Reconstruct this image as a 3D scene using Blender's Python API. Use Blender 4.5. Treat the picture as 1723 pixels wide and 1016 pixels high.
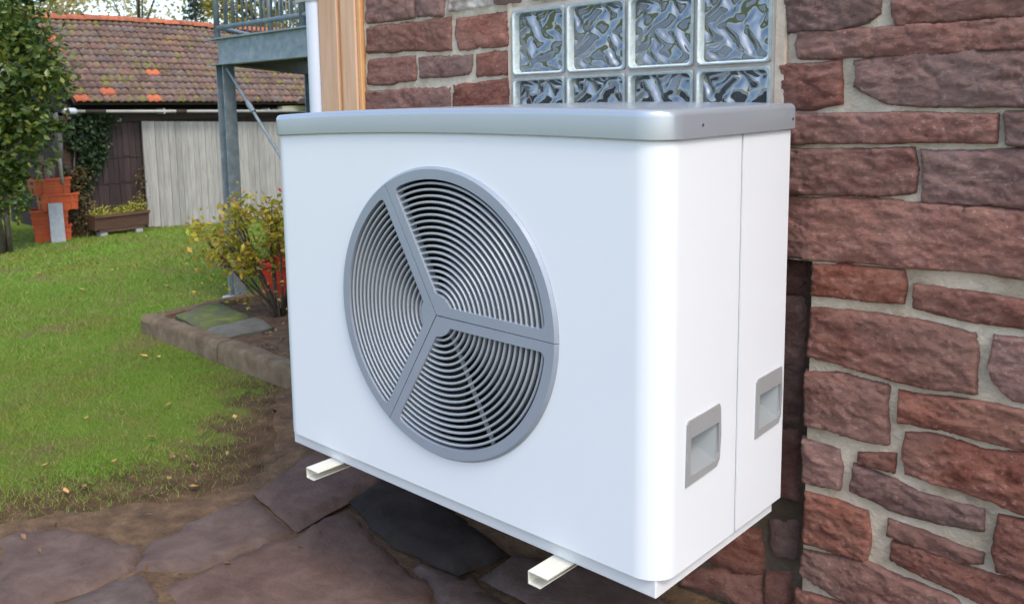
import bpy, bmesh, math, random
import numpy as np
from mathutils import Vector, Matrix, noise, geometry
R = math.radians
random.seed(7); rng = np.random.default_rng(7)
for o in list(bpy.data.objects): bpy.data.objects.remove(o)
scene = bpy.context.scene
col = scene.collection

# ------------------------------------------------------------------ camera
cd = bpy.data.cameras.new('camera'); cam = bpy.data.objects.new('camera', cd); col.objects.link(cam)
cd.sensor_width = 36; cd.lens = 30.86; cd.shift_x = 0.098; cd.shift_y = -0.0815
cd.clip_start = 0.05; cd.clip_end = 900
cd.dof.use_dof = True; cd.dof.focus_distance = 2.2; cd.dof.aperture_fstop = 9
_r = [0.6889, 0.7243, -0.02842]
_u = [-0.07594, 0.11111, 0.9909]
_f = [-0.72087, 0.68047, -0.13155]
cam.matrix_world = Matrix(((_r[0], _u[0], -_f[0], 0.8646), (_r[1], _u[1], -_f[1], -1.4652), (_r[2], _u[2], -_f[2], 1.0128), (0, 0, 0, 1)))
scene.camera = cam

# ------------------------------------------------------------------ sky, sun, exposure
SUN_DIR = Vector((0.82, -0.28, 1.20)).normalized()          # towards the sun
world = bpy.data.worlds.new('World'); scene.world = world; world.use_nodes = True
wn = world.node_tree.nodes; wl = world.node_tree.links
sky = wn.new('ShaderNodeTexSky'); sky.sky_type = 'NISHITA'; sky.sun_disc = False
sky.sun_elevation = math.asin(SUN_DIR.z); sky.sun_rotation = math.atan2(SUN_DIR.x, SUN_DIR.y)
sky.air_density = 1.0; sky.dust_density = 2.4; sky.ozone_density = 1.0
wl.new(sky.outputs[0], wn['Background'].inputs[0]); wn['Background'].inputs[1].default_value = 0.15
sd = bpy.data.lights.new('sun', 'SUN'); sd.energy = 0.55; sd.angle = R(16); sd.color = (1.0, 0.94, 0.85)
sun = bpy.data.objects.new('sun', sd); col.objects.link(sun)
sun.rotation_euler = SUN_DIR.to_track_quat('Z', 'Y').to_euler()
scene.view_settings.view_transform = 'Standard'; scene.view_settings.look = 'None'
scene.view_settings.exposure = 1.27; scene.view_settings.gamma = 1.0
scene.render.resolution_x = 1024; scene.render.resolution_y = 603

# ------------------------------------------------------------------ materials
def nodes_of(name):
    m = bpy.data.materials.new(name); m.use_nodes = True
    nt = m.node_tree; return m, nt.nodes, nt.links, nt.nodes['Principled BSDF']
def ramp(n, stops):
    e = n.color_ramp.elements
    while len(e) < len(stops): e.new(0.5)
    for el, (p, c) in zip(e, stops): el.position = p; el.color = (*c, 1)
def tex_noise(N, L, vec, scale, detail=6, rough=0.6, dist=0.0):
    t = N.new('ShaderNodeTexNoise'); t.inputs['Scale'].default_value = scale; t.inputs['Detail'].default_value = detail
    t.inputs['Roughness'].default_value = rough; t.inputs['Distortion'].default_value = dist
    if vec is not None: L.new(vec, t.inputs['Vector'])
    return t
def pm(name, stops, scale=4.0, rough=0.7, bump=0.0, bscale=40.0, metallic=0.0, rvar=0.0, hue=0.0, stretch=None, spec=None, bdist=0.01, detail=6, island=0.0):
    """noise-mixed colours + bump; rvar = brightness change from object to object, island = from loose piece to piece"""
    m, N, L, b = nodes_of(name)
    tc = N.new('ShaderNodeTexCoord'); vec = tc.outputs['Object']
    oi = N.new('ShaderNodeObjectInfo')
    if stretch:
        mp = N.new('ShaderNodeMapping'); mp.inputs['Scale'].default_value = stretch; L.new(vec, mp.inputs['Vector']); vec = mp.outputs[0]
    if rvar:
        va = N.new('ShaderNodeVectorMath'); va.operation = 'ADD'
        ml = N.new('ShaderNodeMath'); ml.operation = 'MULTIPLY'; ml.inputs[1].default_value = 37.0
        L.new(oi.outputs['Random'], ml.inputs[0]); L.new(vec, va.inputs[0]); L.new(ml.outputs[0], va.inputs[1]); vec = va.outputs[0]
    t = tex_noise(N, L, vec, scale, detail)
    cr = N.new('ShaderNodeValToRGB'); ramp(cr, stops); L.new(t.outputs['Fac'], cr.inputs[0]); out = cr.outputs[0]
    def vary(src, amt, hu):
        nonlocal out
        hs = N.new('ShaderNodeHueSaturation')
        mr = N.new('ShaderNodeMapRange'); mr.inputs[3].default_value = 1 - amt; mr.inputs[4].default_value = 1 + amt
        L.new(src, mr.inputs[0]); L.new(mr.outputs[0], hs.inputs['Value'])
        if hu:
            mh = N.new('ShaderNodeMapRange'); mh.inputs[3].default_value = 0.5 - hu; mh.inputs[4].default_value = 0.5 + hu
            wn_ = N.new('ShaderNodeTexWhiteNoise'); wn_.noise_dimensions = '1D'; L.new(src, wn_.inputs['W'])
            L.new(wn_.outputs['Value'], mh.inputs[0]); L.new(mh.outputs[0], hs.inputs['Hue'])
        L.new(out, hs.inputs['Color']); out = hs.outputs[0]
    if rvar: vary(oi.outputs['Random'], rvar, hue)
    if island:
        g = N.new('ShaderNodeNewGeometry'); vary(g.outputs['Random Per Island'], island, hue)
    L.new(out, b.inputs['Base Color'])
    b.inputs['Roughness'].default_value = rough; b.inputs['Metallic'].default_value = metallic
    if spec is not None: b.inputs['Specular IOR Level'].default_value = spec
    if bump:
        t2 = tex_noise(N, L, vec, bscale, 8, 0.65)
        bp = N.new('ShaderNodeBump'); bp.inputs['Strength'].default_value = bump; bp.inputs['Distance'].default_value = bdist
        L.new(t2.outputs['Fac'], bp.inputs['Height']); L.new(bp.outputs[0], b.inputs['Normal'])
    return m
def leafmat(name, cols, trans=0.3, rough=0.5):
    m, N, L, b = nodes_of(name)
    g = N.new('ShaderNodeNewGeometry'); cr = N.new('ShaderNodeValToRGB'); cr.color_ramp.interpolation = 'LINEAR'
    k = len(cols); ramp(cr, [(i / (k - 1), c) for i, c in enumerate(cols)])
    L.new(g.outputs['Random Per Island'], cr.inputs[0]); L.new(cr.outputs[0], b.inputs['Base Color']); b.inputs['Roughness'].default_value = rough
    tr = N.new('ShaderNodeBsdfTranslucent'); L.new(cr.outputs[0], tr.inputs[0])
    mx = N.new('ShaderNodeMixShader'); mx.inputs[0].default_value = trans
    L.new(b.outputs[0], mx.inputs[1]); L.new(tr.outputs[0], mx.inputs[2]); L.new(mx.outputs[0], N['Material Output'].inputs[0])
    return m

M = {}
M['white'] = pm('white_paint', [(0.3, (0.775, 0.815, 0.845)), (0.7, (0.795, 0.83, 0.855))], 3, 0.27, 0.02, 300, spec=0.5)
M['tray'] = pm('tray_paint', [(0.3, (0.74, 0.76, 0.76)), (0.7, (0.79, 0.80, 0.80))], 5, 0.35, 0.02, 200)
M['silver'] = pm('silver_paint', [(0.3, (0.43, 0.48, 0.535)), (0.7, (0.45, 0.50, 0.555))], 4, 0.24, 0.03, 900, metallic=0.45, spec=0.8)
M['grille'] = pm('grille_plastic', [(0.3, (0.29, 0.33, 0.385)), (0.7, (0.32, 0.36, 0.415))], 6, 0.36, 0.02, 700, metallic=0.1)
M['rib'] = pm('rib_plastic', [(0.3, (0.36, 0.395, 0.42)), (0.7, (0.40, 0.435, 0.46))], 6, 0.32, metallic=0.1)
M['black'] = pm('black_plastic', [(0.3, (0.008, 0.009, 0.01)), (0.7, (0.014, 0.015, 0.016))], 5, 0.6)
M['fan'] = pm('fan_plastic', [(0.3, (0.015, 0.016, 0.018)), (0.7, (0.03, 0.03, 0.032))], 5, 0.5)
M['handle'] = pm('handle_plastic', [(0.3, (0.30, 0.305, 0.305)), (0.7, (0.33, 0.335, 0.335))], 6, 0.45, 0.05, 500)
M['cup'] = pm('cup_plastic', [(0.3, (0.25, 0.275, 0.28)), (0.7, (0.28, 0.305, 0.31))], 6, 0.4, 0.03, 500)
M['screw'] = pm('screw_steel', [(0.3, (0.12, 0.12, 0.13)), (0.7, (0.2, 0.2, 0.21))], 9, 0.4, metallic=0.8)
M['cream'] = pm('cream_paint', [(0.3, (0.68, 0.66, 0.55)), (0.7, (0.76, 0.74, 0.64))], 9, 0.4, 0.05, 120)
M['stone'] = None
M['mortar'] = pm('mortar', [(0.25, (0.30, 0.24, 0.16)), (0.45, (0.52, 0.445, 0.335)), (0.6, (0.60, 0.525, 0.41)), (0.75, (0.76, 0.69, 0.58))], 11, 0.9, 1.0, 55, bdist=0.010, detail=10)
M['shaded_mortar'] = pm('shaded_mortar', [(0.25, (0.07, 0.052, 0.036)), (0.5, (0.13, 0.10, 0.07)), (0.75, (0.22, 0.18, 0.13))], 8, 0.95, 0.8, 60, bdist=0.012)  # brown mortar darkened: the shade of the recess is in its colour
M['plaster'] = pm('beige_plaster', [(0.3, (0.46, 0.37, 0.28)), (0.7, (0.58, 0.48, 0.37))], 14, 0.9, 0.35, 70)
M['joint'] = pm('block_joint', [(0.3, (0.42, 0.36, 0.31)), (0.7, (0.56, 0.50, 0.45))], 18, 0.85, 0.3, 80)
M['glassrim'] = pm('glass_rim', [(0.3, (0.20, 0.26, 0.27)), (0.7, (0.36, 0.42, 0.43))], 25, 0.12, 0.15, 40, spec=0.8)
M['glassside'] = pm('glass_side', [(0.3, (0.42, 0.50, 0.48)), (0.7, (0.66, 0.72, 0.71))], 40, 0.2, 0.3, 60)
M['render'] = pm('wall_render', [(0.3, (0.5, 0.48, 0.44)), (0.7, (0.58, 0.56, 0.52))], 5, 0.9, 0.2, 60)
M['timber'] = pm('pine_timber', [(0.25, (0.48, 0.275, 0.155)), (0.5, (0.58, 0.36, 0.22)), (0.75, (0.64, 0.44, 0.30))], 9, 0.6, 0.15, 30, rvar=0.08, stretch=(5, 5, 0.35))
M['timber_orange'] = pm('pine_edge', [(0.3, (0.60, 0.29, 0.11)), (0.7, (0.68, 0.38, 0.17))], 9, 0.55, 0.1, 30, stretch=(5, 5, 0.35))
M['pipe'] = pm('white_pipe', [(0.3, (0.56, 0.61, 0.68)), (0.7, (0.60, 0.65, 0.72))], 3, 0.3)
M['galv'] = pm('galvanised_steel', [(0.3, (0.17, 0.22, 0.25)), (0.5, (0.23, 0.28, 0.31)), (0.7, (0.30, 0.36, 0.39))], 16, 0.5, 0.04, 60, metallic=0.35)
M['shadesteel'] = pm('shaded_deck_steel', [(0.3, (0.03, 0.033, 0.04)), (0.7, (0.05, 0.055, 0.06))], 5, 0.7)  # steel painted near black for the shade under the balcony
M['tile'] = None
M['ridge'] = pm('ridge_clay', [(0.3, (0.24, 0.075, 0.04)), (0.55, (0.38, 0.11, 0.05)), (0.75, (0.34, 0.19, 0.11))], 9, 0.85, 0.3, 60, rvar=0.25)
M['newtile'] = pm('new_clay', [(0.3, (0.36, 0.09, 0.04)), (0.7, (0.46, 0.13, 0.06))], 9, 0.8, 0.2, 60, rvar=0.15)
M['roofdeck'] = pm('roof_deck', [(0.3, (0.03, 0.022, 0.018)), (0.7, (0.05, 0.038, 0.03))], 5, 0.9)
M['darkboard'] = pm('dark_board', [(0.25, (0.022, 0.013, 0.012)), (0.5, (0.036, 0.021, 0.02)), (0.75, (0.055, 0.035, 0.032))], 6, 0.85, 0.4, 30, rvar=0.3, stretch=(4, 4, 0.4))
M['greyboard'] = pm('weathered_board', [(0.2, (0.19, 0.18, 0.162)), (0.5, (0.305, 0.293, 0.27)), (0.8, (0.41, 0.395, 0.37))], 7, 0.85, 0.5, 30, rvar=0.14, stretch=(6, 6, 0.45))
M['gutter'] = pm('zinc_gutter', [(0.3, (0.28, 0.28, 0.26)), (0.7, (0.42, 0.42, 0.39))], 5, 0.5, 0.1, 30, stretch=(1, 0.4, 1))
M['greywood'] = pm('grey_wood', [(0.3, (0.13, 0.115, 0.105)), (0.7, (0.27, 0.25, 0.235))], 10, 0.9, 0.5, 30, stretch=(4, 4, 0.5))
M['log'] = pm('firewood', [(0.3, (0.16, 0.09, 0.08)), (0.7, (0.33, 0.2, 0.18))], 16, 0.9, 0.5, 30, rvar=0.2)
M['orange'] = pm('orange_plastic', [(0.25, (0.34, 0.05, 0.018)), (0.7, (0.50, 0.10, 0.028))], 5, 0.45, 0.1, 25, rvar=0.18)
M['red'] = pm('red_plastic', [(0.3, (0.32, 0.014, 0.008)), (0.7, (0.42, 0.026, 0.014))], 6, 0.42, 0.1, 25, rvar=0.12)
M['concrete'] = pm('concrete', [(0.3, (0.26, 0.28, 0.30)), (0.7, (0.36, 0.38, 0.40))], 14, 0.9, 0.3, 80)
M['brownwood'] = pm('brown_stained_wood', [(0.3, (0.06, 0.028, 0.018)), (0.7, (0.12, 0.06, 0.035))], 8, 0.75, 0.3, 30, rvar=0.2, stretch=(4, 0.5, 4))
M['kerb'] = pm('kerb_concrete', [(0.25, (0.085, 0.058, 0.032)), (0.5, (0.15, 0.105, 0.06)), (0.75, (0.22, 0.165, 0.105))], 9, 0.95, 0.9, 40, rvar=0.12)
M['mossy'] = pm('mossy_slab', [(0.35, (0.10, 0.098, 0.075)), (0.5, (0.105, 0.12, 0.04)), (0.65, (0.15, 0.19, 0.035))], 7, 0.95, 0.6, 60)
M['slab'] = pm('grey_slab', [(0.3, (0.11, 0.105, 0.08)), (0.7, (0.19, 0.185, 0.15))], 8, 0.95, 0.5, 60)
M['soil'] = pm('soil', [(0.3, (0.075, 0.042, 0.021)), (0.55, (0.15, 0.088, 0.044)), (0.75, (0.23, 0.142, 0.075))], 12, 1.0, 1.0, 50, bdist=0.02)
M['bark'] = pm('bark', [(0.3, (0.05, 0.04, 0.028)), (0.7, (0.14, 0.115, 0.085))], 14, 0.95, 0.7, 40, stretch=(3, 3, 0.6))
M['lawn'] = pm('lawn_turf', [(0.30, (0.17, 0.12, 0.065)), (0.42, (0.15, 0.155, 0.04)), (0.54, (0.115, 0.19, 0.022)), (0.74, (0.19, 0.20, 0.05))], 2.2, 1.0, 0.8, 60, bdist=0.02, detail=9, spec=0.1)
M['grass'] = leafmat('grass_blade', [(0.11, 0.22, 0.015), (0.18, 0.32, 0.02), (0.25, 0.33, 0.035), (0.15, 0.29, 0.02), (0.36, 0.30, 0.10), (0.13, 0.25, 0.016), (0.22, 0.33, 0.035)], 0.25, 0.6)
def patchy(m):        # olive and green patches across the turf
    N, L = m.node_tree.nodes, m.node_tree.links; g = N.new('ShaderNodeNewGeometry'); t = tex_noise(N, L, g.outputs['Position'], 0.9, 5, 0.6)
    cr = N.new('ShaderNodeValToRGB'); ramp(cr, [(0.35, (1.12, 0.80, 1.0)), (0.5, (0.92, 0.88, 0.9)), (0.65, (0.80, 1.0, 0.75))]); L.new(t.outputs[0], cr.inputs[0])
    src = N['Principled BSDF'].inputs['Base Color'].links[0].from_socket; tgt = [l.to_socket for l in list(src.links)]
    mx = N.new('ShaderNodeMixRGB'); mx.blend_type = 'MULTIPLY'; mx.inputs[0].default_value = 1
    for s in tgt: L.new(mx.outputs[0], s)
    L.new(src, mx.inputs[1]); L.new(cr.outputs[0], mx.inputs[2])
patchy(M['grass'])
M['tree_leaf'] = leafmat('tree_leaf', [(0.03, 0.06, 0.014), (0.07, 0.12, 0.022), (0.15, 0.20, 0.035), (0.07, 0.13, 0.03), (0.28, 0.28, 0.05), (0.05, 0.10, 0.022), (0.11, 0.16, 0.03)], 0.25, 0.35)
M['ivy_leaf'] = leafmat('ivy_leaf', [(0.012, 0.028, 0.010), (0.025, 0.05, 0.018), (0.05, 0.085, 0.03), (0.02, 0.045, 0.018)], 0.12, 0.55)
M['dry_leaf'] = leafmat('dry_vine_leaf', [(0.10, 0.10, 0.03), (0.20, 0.12, 0.04), (0.07, 0.08, 0.03), (0.28, 0.14, 0.05)], 0.25, 0.5)
M['shrub_leaf'] = leafmat('shrub_leaf', [(0.20, 0.26, 0.035), (0.42, 0.42, 0.045), (0.68, 0.55, 0.05), (0.30, 0.34, 0.045), (0.70, 0.45, 0.055), (0.24, 0.27, 0.05), (0.48, 0.25, 0.06), (0.55, 0.48, 0.06)], 0.45, 0.5) if True else leafmat('x', [(0, 0, 0), (1, 1, 1)], 0.35, 0.45)
M['yellow_leaf'] = leafmat('yellow_leaf', [(0.30, 0.26, 0.05), (0.42, 0.34, 0.06), (0.22, 0.22, 0.05), (0.50, 0.36, 0.10)], 0.4, 0.5)
M['pale_leaf'] = leafmat('pale_leaf', [(0.50, 0.42, 0.18), (0.60, 0.50, 0.25), (0.38, 0.34, 0.13)], 0.45, 0.5)
M['litter'] = leafmat('dead_leaf', [(0.10, 0.055, 0.03), (0.22, 0.12, 0.06), (0.30, 0.19, 0.09), (0.14, 0.09, 0.05)], 0.1, 0.8)
M['needle'] = leafmat('fir_needle', [(0.018, 0.035, 0.022), (0.03, 0.055, 0.035), (0.05, 0.08, 0.05)], 0.1, 0.5)
M['hedge_leaf'] = leafmat('hedge_leaf', [(0.02, 0.045, 0.012), (0.05, 0.09, 0.018), (0.10, 0.14, 0.03), (0.16, 0.15, 0.03)], 0.25, 0.5)
M['planter_leaf'] = leafmat('planter_leaf', [(0.42, 0.40, 0.05), (0.28, 0.33, 0.05), (0.55, 0.46, 0.07), (0.18, 0.22, 0.04)], 0.35, 0.5)
M['fallen'] = pm('fallen_leaf', [(0.3, (0.34, 0.20, 0.05)), (0.7, (0.48, 0.34, 0.10))], 20, 0.8, rvar=0.45, hue=0.02)
M['red_leaf'] = leafmat('red_leaf', [(0.40, 0.03, 0.015), (0.55, 0.07, 0.02), (0.30, 0.05, 0.02)], 0.3, 0.45)
M['twig'] = pm('twig', [(0.3, (0.05, 0.035, 0.025)), (0.7, (0.12, 0.085, 0.06))], 20, 0.9, 0.3, 60)
M['cream_board'] = pm('cream_board', [(0.3, (0.62, 0.56, 0.36)), (0.7, (0.70, 0.64, 0.44))], 6, 0.7)

def stone_material():
    m, N, L, b = nodes_of('red_sandstone')
    tc = N.new('ShaderNodeTexCoord'); oi = N.new('ShaderNodeObjectInfo')
    ml = N.new('ShaderNodeMath'); ml.operation = 'MULTIPLY'; ml.inputs[1].default_value = 53; L.new(oi.outputs['Random'], ml.inputs[0])
    va = N.new('ShaderNodeVectorMath'); L.new(tc.outputs['Object'], va.inputs[0]); L.new(ml.outputs[0], va.inputs[1])
    mp = N.new('ShaderNodeMapping'); mp.inputs['Scale'].default_value = (1, 1, 1.9); mp.inputs['Rotation'].default_value = (0, 0.25, 0); L.new(va.outputs[0], mp.inputs[0])
    t = tex_noise(N, L, mp.outputs[0], 16, 12, 0.74, 0.5)
    cr = N.new('ShaderNodeValToRGB'); ramp(cr, [(0.30, (0.12, 0.052, 0.042)), (0.42, (0.22, 0.106, 0.086)), (0.54, (0.295, 0.156, 0.128)), (0.68, (0.40, 0.245, 0.205))]); L.new(t.outputs[0], cr.inputs[0])
    # purple-grey bloom on some stones
    t3 = tex_noise(N, L, va.outputs[0], 3.2, 3, 0.5)
    c3 = N.new('ShaderNodeValToRGB'); ramp(c3, [(0.42, (0, 0, 0)), (0.66, (1, 1, 1))]); L.new(t3.outputs[0], c3.inputs[0])
    mx = N.new('ShaderNodeMixRGB'); mx.inputs[2].default_value = (0.29, 0.185, 0.155, 1); L.new(c3.outputs[0], mx.inputs[0]); L.new(cr.outputs[0], mx.inputs[1])
    mf = N.new('ShaderNodeMath'); mf.operation = 'MULTIPLY'; mf.inputs[1].default_value = 0.6; L.new(c3.outputs[0], mf.inputs[0]); L.new(mf.outputs[0], mx.inputs[0])
    # light specks
    t4 = tex_noise(N, L, va.outputs[0], 120, 3, 0.6); c4 = N.new('ShaderNodeValToRGB'); ramp(c4, [(0.60, (0, 0, 0)), (0.70, (0.45, 0.45, 0.45))]); L.new(t4.outputs[0], c4.inputs[0])
    m2 = N.new('ShaderNodeMixRGB'); m2.inputs[2].default_value = (0.50, 0.37, 0.33, 1); L.new(c4.outputs[0], m2.inputs[0]); L.new(mx.outputs[0], m2.inputs[1])
    hs = N.new('ShaderNodeHueSaturation'); mr = N.new('ShaderNodeMapRange'); mr.inputs[3].default_value = 0.66; mr.inputs[4].default_value = 1.08
    L.new(oi.outputs['Random'], mr.inputs[0]); L.new(mr.outputs[0], hs.inputs['Value']); L.new(m2.outputs[0], hs.inputs['Color'])
    w = N.new('ShaderNodeTexWhiteNoise'); w.noise_dimensions = '1D'; L.new(oi.outputs['Random'], w.inputs['W'])
    ms = N.new('ShaderNodeMapRange'); ms.inputs[3].default_value = 0.85; ms.inputs[4].default_value = 1.3; L.new(w.outputs['Value'], ms.inputs[0]); L.new(ms.outputs[0], hs.inputs['Saturation'])
    L.new(hs.outputs[0], b.inputs['Base Color']); b.inputs['Roughness'].default_value = 0.88; b.inputs['Specular IOR Level'].default_value = 0.25
    tb = tex_noise(N, L, mp.outputs[0], 48, 12, 0.78, 0.5); vb = N.new('ShaderNodeTexVoronoi'); vb.inputs['Scale'].default_value = 24; L.new(mp.outputs[0], vb.inputs['Vector'])
    ad = N.new('ShaderNodeMath'); ad.operation = 'MULTIPLY_ADD'; ad.inputs[1].default_value = 0.2; L.new(vb.outputs['Distance'], ad.inputs[0]); L.new(tb.outputs[0], ad.inputs[2])
    bp = N.new('ShaderNodeBump'); bp.inputs['Strength'].default_value = 0.8; bp.inputs['Distance'].default_value = 0.012; L.new(ad.outputs[0], bp.inputs['Height']); L.new(bp.outputs[0], b.inputs['Normal'])
    return m
M['stone'] = stone_material()
M['palestone'] = pm('limewashed_stone', [(0.35, (0.20, 0.12, 0.10)), (0.5, (0.42, 0.36, 0.31)), (0.65, (0.60, 0.56, 0.50))], 16, 0.9, 0.6, 60)
def tile_material():
    m, N, L, b = nodes_of('old_clay_tile')
    tc = N.new('ShaderNodeTexCoord'); oi = N.new('ShaderNodeObjectInfo'); g = N.new('ShaderNodeNewGeometry')
    w = N.new('ShaderNodeTexWhiteNoise'); w.noise_dimensions = '1D'; L.new(oi.outputs['Random'], w.inputs['W'])
    cr = N.new('ShaderNodeValToRGB'); ramp(cr, [(0.0, (0.12, 0.075, 0.06)), (0.3, (0.165, 0.103, 0.082)), (0.6, (0.15, 0.112, 0.102)), (0.85, (0.20, 0.112, 0.082)), (1.0, (0.115, 0.09, 0.085))]); L.new(oi.outputs['Random'], cr.inputs[0])
    t = tex_noise(N, L, g.outputs['Position'], 11, 6); c2 = N.new('ShaderNodeValToRGB'); ramp(c2, [(0.35, (0.6, 0.6, 0.6)), (0.65, (1.25, 1.22, 1.2))]); L.new(t.outputs[0], c2.inputs[0])
    mu = N.new('ShaderNodeMixRGB'); mu.blend_type = 'MULTIPLY'; mu.inputs[0].default_value = 1; L.new(cr.outputs[0], mu.inputs[1]); L.new(c2.outputs[0], mu.inputs[2])
    t2 = tex_noise(N, L, g.outputs['Position'], 5.5, 7, 0.75); c3 = N.new('ShaderNodeValToRGB'); ramp(c3, [(0.55, (0, 0, 0)), (0.61, (1, 1, 1))]); L.new(t2.outputs[0], c3.inputs[0])
    mo = N.new('ShaderNodeMixRGB'); mo.inputs[2].default_value = (0.16, 0.165, 0.02, 1); L.new(c3.outputs[0], mo.inputs[0]); L.new(mu.outputs[0], mo.inputs[1])
    L.new(mo.outputs[0], b.inputs['Base Color']); b.inputs['Roughness'].default_value = 0.85
    bp = N.new('ShaderNodeBump'); bp.inputs['Strength'].default_value = 0.4; bp.inputs['Distance'].default_value = 0.01; L.new(t.outputs[0], bp.inputs['Height']); L.new(bp.outputs[0], b.inputs['Normal'])
    return m
M['tile'] = tile_material()
def flag_material():
    m, N, L, b = nodes_of('flagstone')
    tc = N.new('ShaderNodeTexCoord'); oi = N.new('ShaderNodeObjectInfo')
    t = tex_noise(N, L, tc.outputs['Object'], 7, 12, 0.72, 0.3)
    cr = N.new('ShaderNodeValToRGB'); ramp(cr, [(0.3, (0.075, 0.050, 0.041)), (0.5, (0.125, 0.088, 0.073)), (0.7, (0.175, 0.13, 0.11))]); L.new(t.outputs[0], cr.inputs[0])
    c2 = N.new('ShaderNodeValToRGB'); ramp(c2, [(0.0, (1.05, 0.88, 0.80)), (0.5, (1.0, 0.97, 0.95)), (1.0, (0.88, 0.93, 0.98))])
    L.new(oi.outputs['Random'], c2.inputs[0])
    mu = N.new('ShaderNodeMixRGB'); mu.blend_type = 'MULTIPLY'; mu.inputs[0].default_value = 1; L.new(cr.outputs[0], mu.inputs[1]); L.new(c2.outputs[0], mu.inputs[2])
    L.new(mu.outputs[0], b.inputs['Base Color']); b.inputs['Roughness'].default_value = 0.7; b.inputs['Specular IOR Level'].default_value = 0.25
    tb = tex_noise(N, L, tc.outputs['Object'], 26, 12, 0.75); bp = N.new('ShaderNodeBump'); bp.inputs['Strength'].default_value = 0.8; bp.inputs['Distance'].default_value = 0.012
    L.new(tb.outputs[0], bp.inputs['Height']); L.new(bp.outputs[0], b.inputs['Normal'])
    return m
M['flag'] = flag_material()
M['shadeflag'] = pm('shaded_flagstone', [(0.3, (0.026, 0.021, 0.018)), (0.7, (0.058, 0.048, 0.042))], 6, 0.9, 0.5, 22, spec=0.08)  # shade under the heat pump put into this flag's colour
def pane_material():
    m, N, L, b = nodes_of('wavy_glass')
    b.inputs['Base Color'].default_value = (0.27, 0.285, 0.295, 1); b.inputs['Metallic'].default_value = 0.8; b.inputs['Roughness'].default_value = 0.05
    return m
M['pane'] = pane_material()

def add_bare(m):      # bare earth where the turf runs out
    N, L = m.node_tree.nodes, m.node_tree.links; b = N['Principled BSDF']; src = b.inputs['Base Color'].links[0].from_socket
    at = N.new('ShaderNodeAttribute'); at.attribute_name = 'bare'; tc = N.new('ShaderNodeTexCoord'); t = tex_noise(N, L, tc.outputs['Object'], 5, 8, 0.7)
    s = N.new('ShaderNodeMath'); s.operation = 'MULTIPLY_ADD'; s.inputs[1].default_value = 1.9; L.new(t.outputs[0], s.inputs[0]); L.new(at.outputs['Fac'], s.inputs[2])
    mr = N.new('ShaderNodeMapRange'); mr.inputs[1].default_value = 1.22; mr.inputs[2].default_value = 1.55; L.new(s.outputs[0], mr.inputs[0])
    t2 = tex_noise(N, L, tc.outputs['Object'], 12, 8, 0.6); cr = N.new('ShaderNodeValToRGB'); ramp(cr, [(0.3, (0.065, 0.038, 0.022)), (0.55, (0.12, 0.074, 0.043)), (0.75, (0.19, 0.12, 0.07))]); L.new(t2.outputs[0], cr.inputs[0])
    mx = N.new('ShaderNodeMixRGB'); L.new(mr.outputs[0], mx.inputs[0]); L.new(src, mx.inputs[1]); L.new(cr.outputs[0], mx.inputs[2]); L.new(mx.outputs[0], b.inputs['Base Color'])
add_bare(M['lawn'])

# ------------------------------------------------------------------ mesh helpers
def newmesh(name, verts, faces, mats, smooth=False, fmat=None):
    me = bpy.data.meshes.new(name); me.from_pydata([tuple(v) for v in verts], [], [tuple(f) for f in faces])
    for m in (mats if isinstance(mats, (list, tuple)) else [mats]): me.materials.append(M[m])
    if smooth: me.polygons.foreach_set('use_smooth', [True] * len(me.polygons))
    if fmat is not None: me.polygons.foreach_set('material_index', fmat)
    me.update(); return me
def link(name, me, parent=None, loc=None, rot=None):
    o = bpy.data.objects.new(name, me); col.objects.link(o)
    if loc is not None: o.location = loc
    if rot is not None: o.rotation_euler = rot
    if parent is not None: o.parent = parent
    return o
def tag(o, label=None, cat=None, group=None, kind=None):
    if label: o['label'] = label
    if cat: o['category'] = cat
    if group: o['group'] = group
    if kind: o['kind'] = kind
    return o
def empty(name, loc=(0, 0, 0), rz=0.0):
    o = bpy.data.objects.new(name, None); col.objects.link(o); o.location = loc; o.rotation_euler = (0, 0, rz); o.empty_display_size = 0.1
    return o
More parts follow.
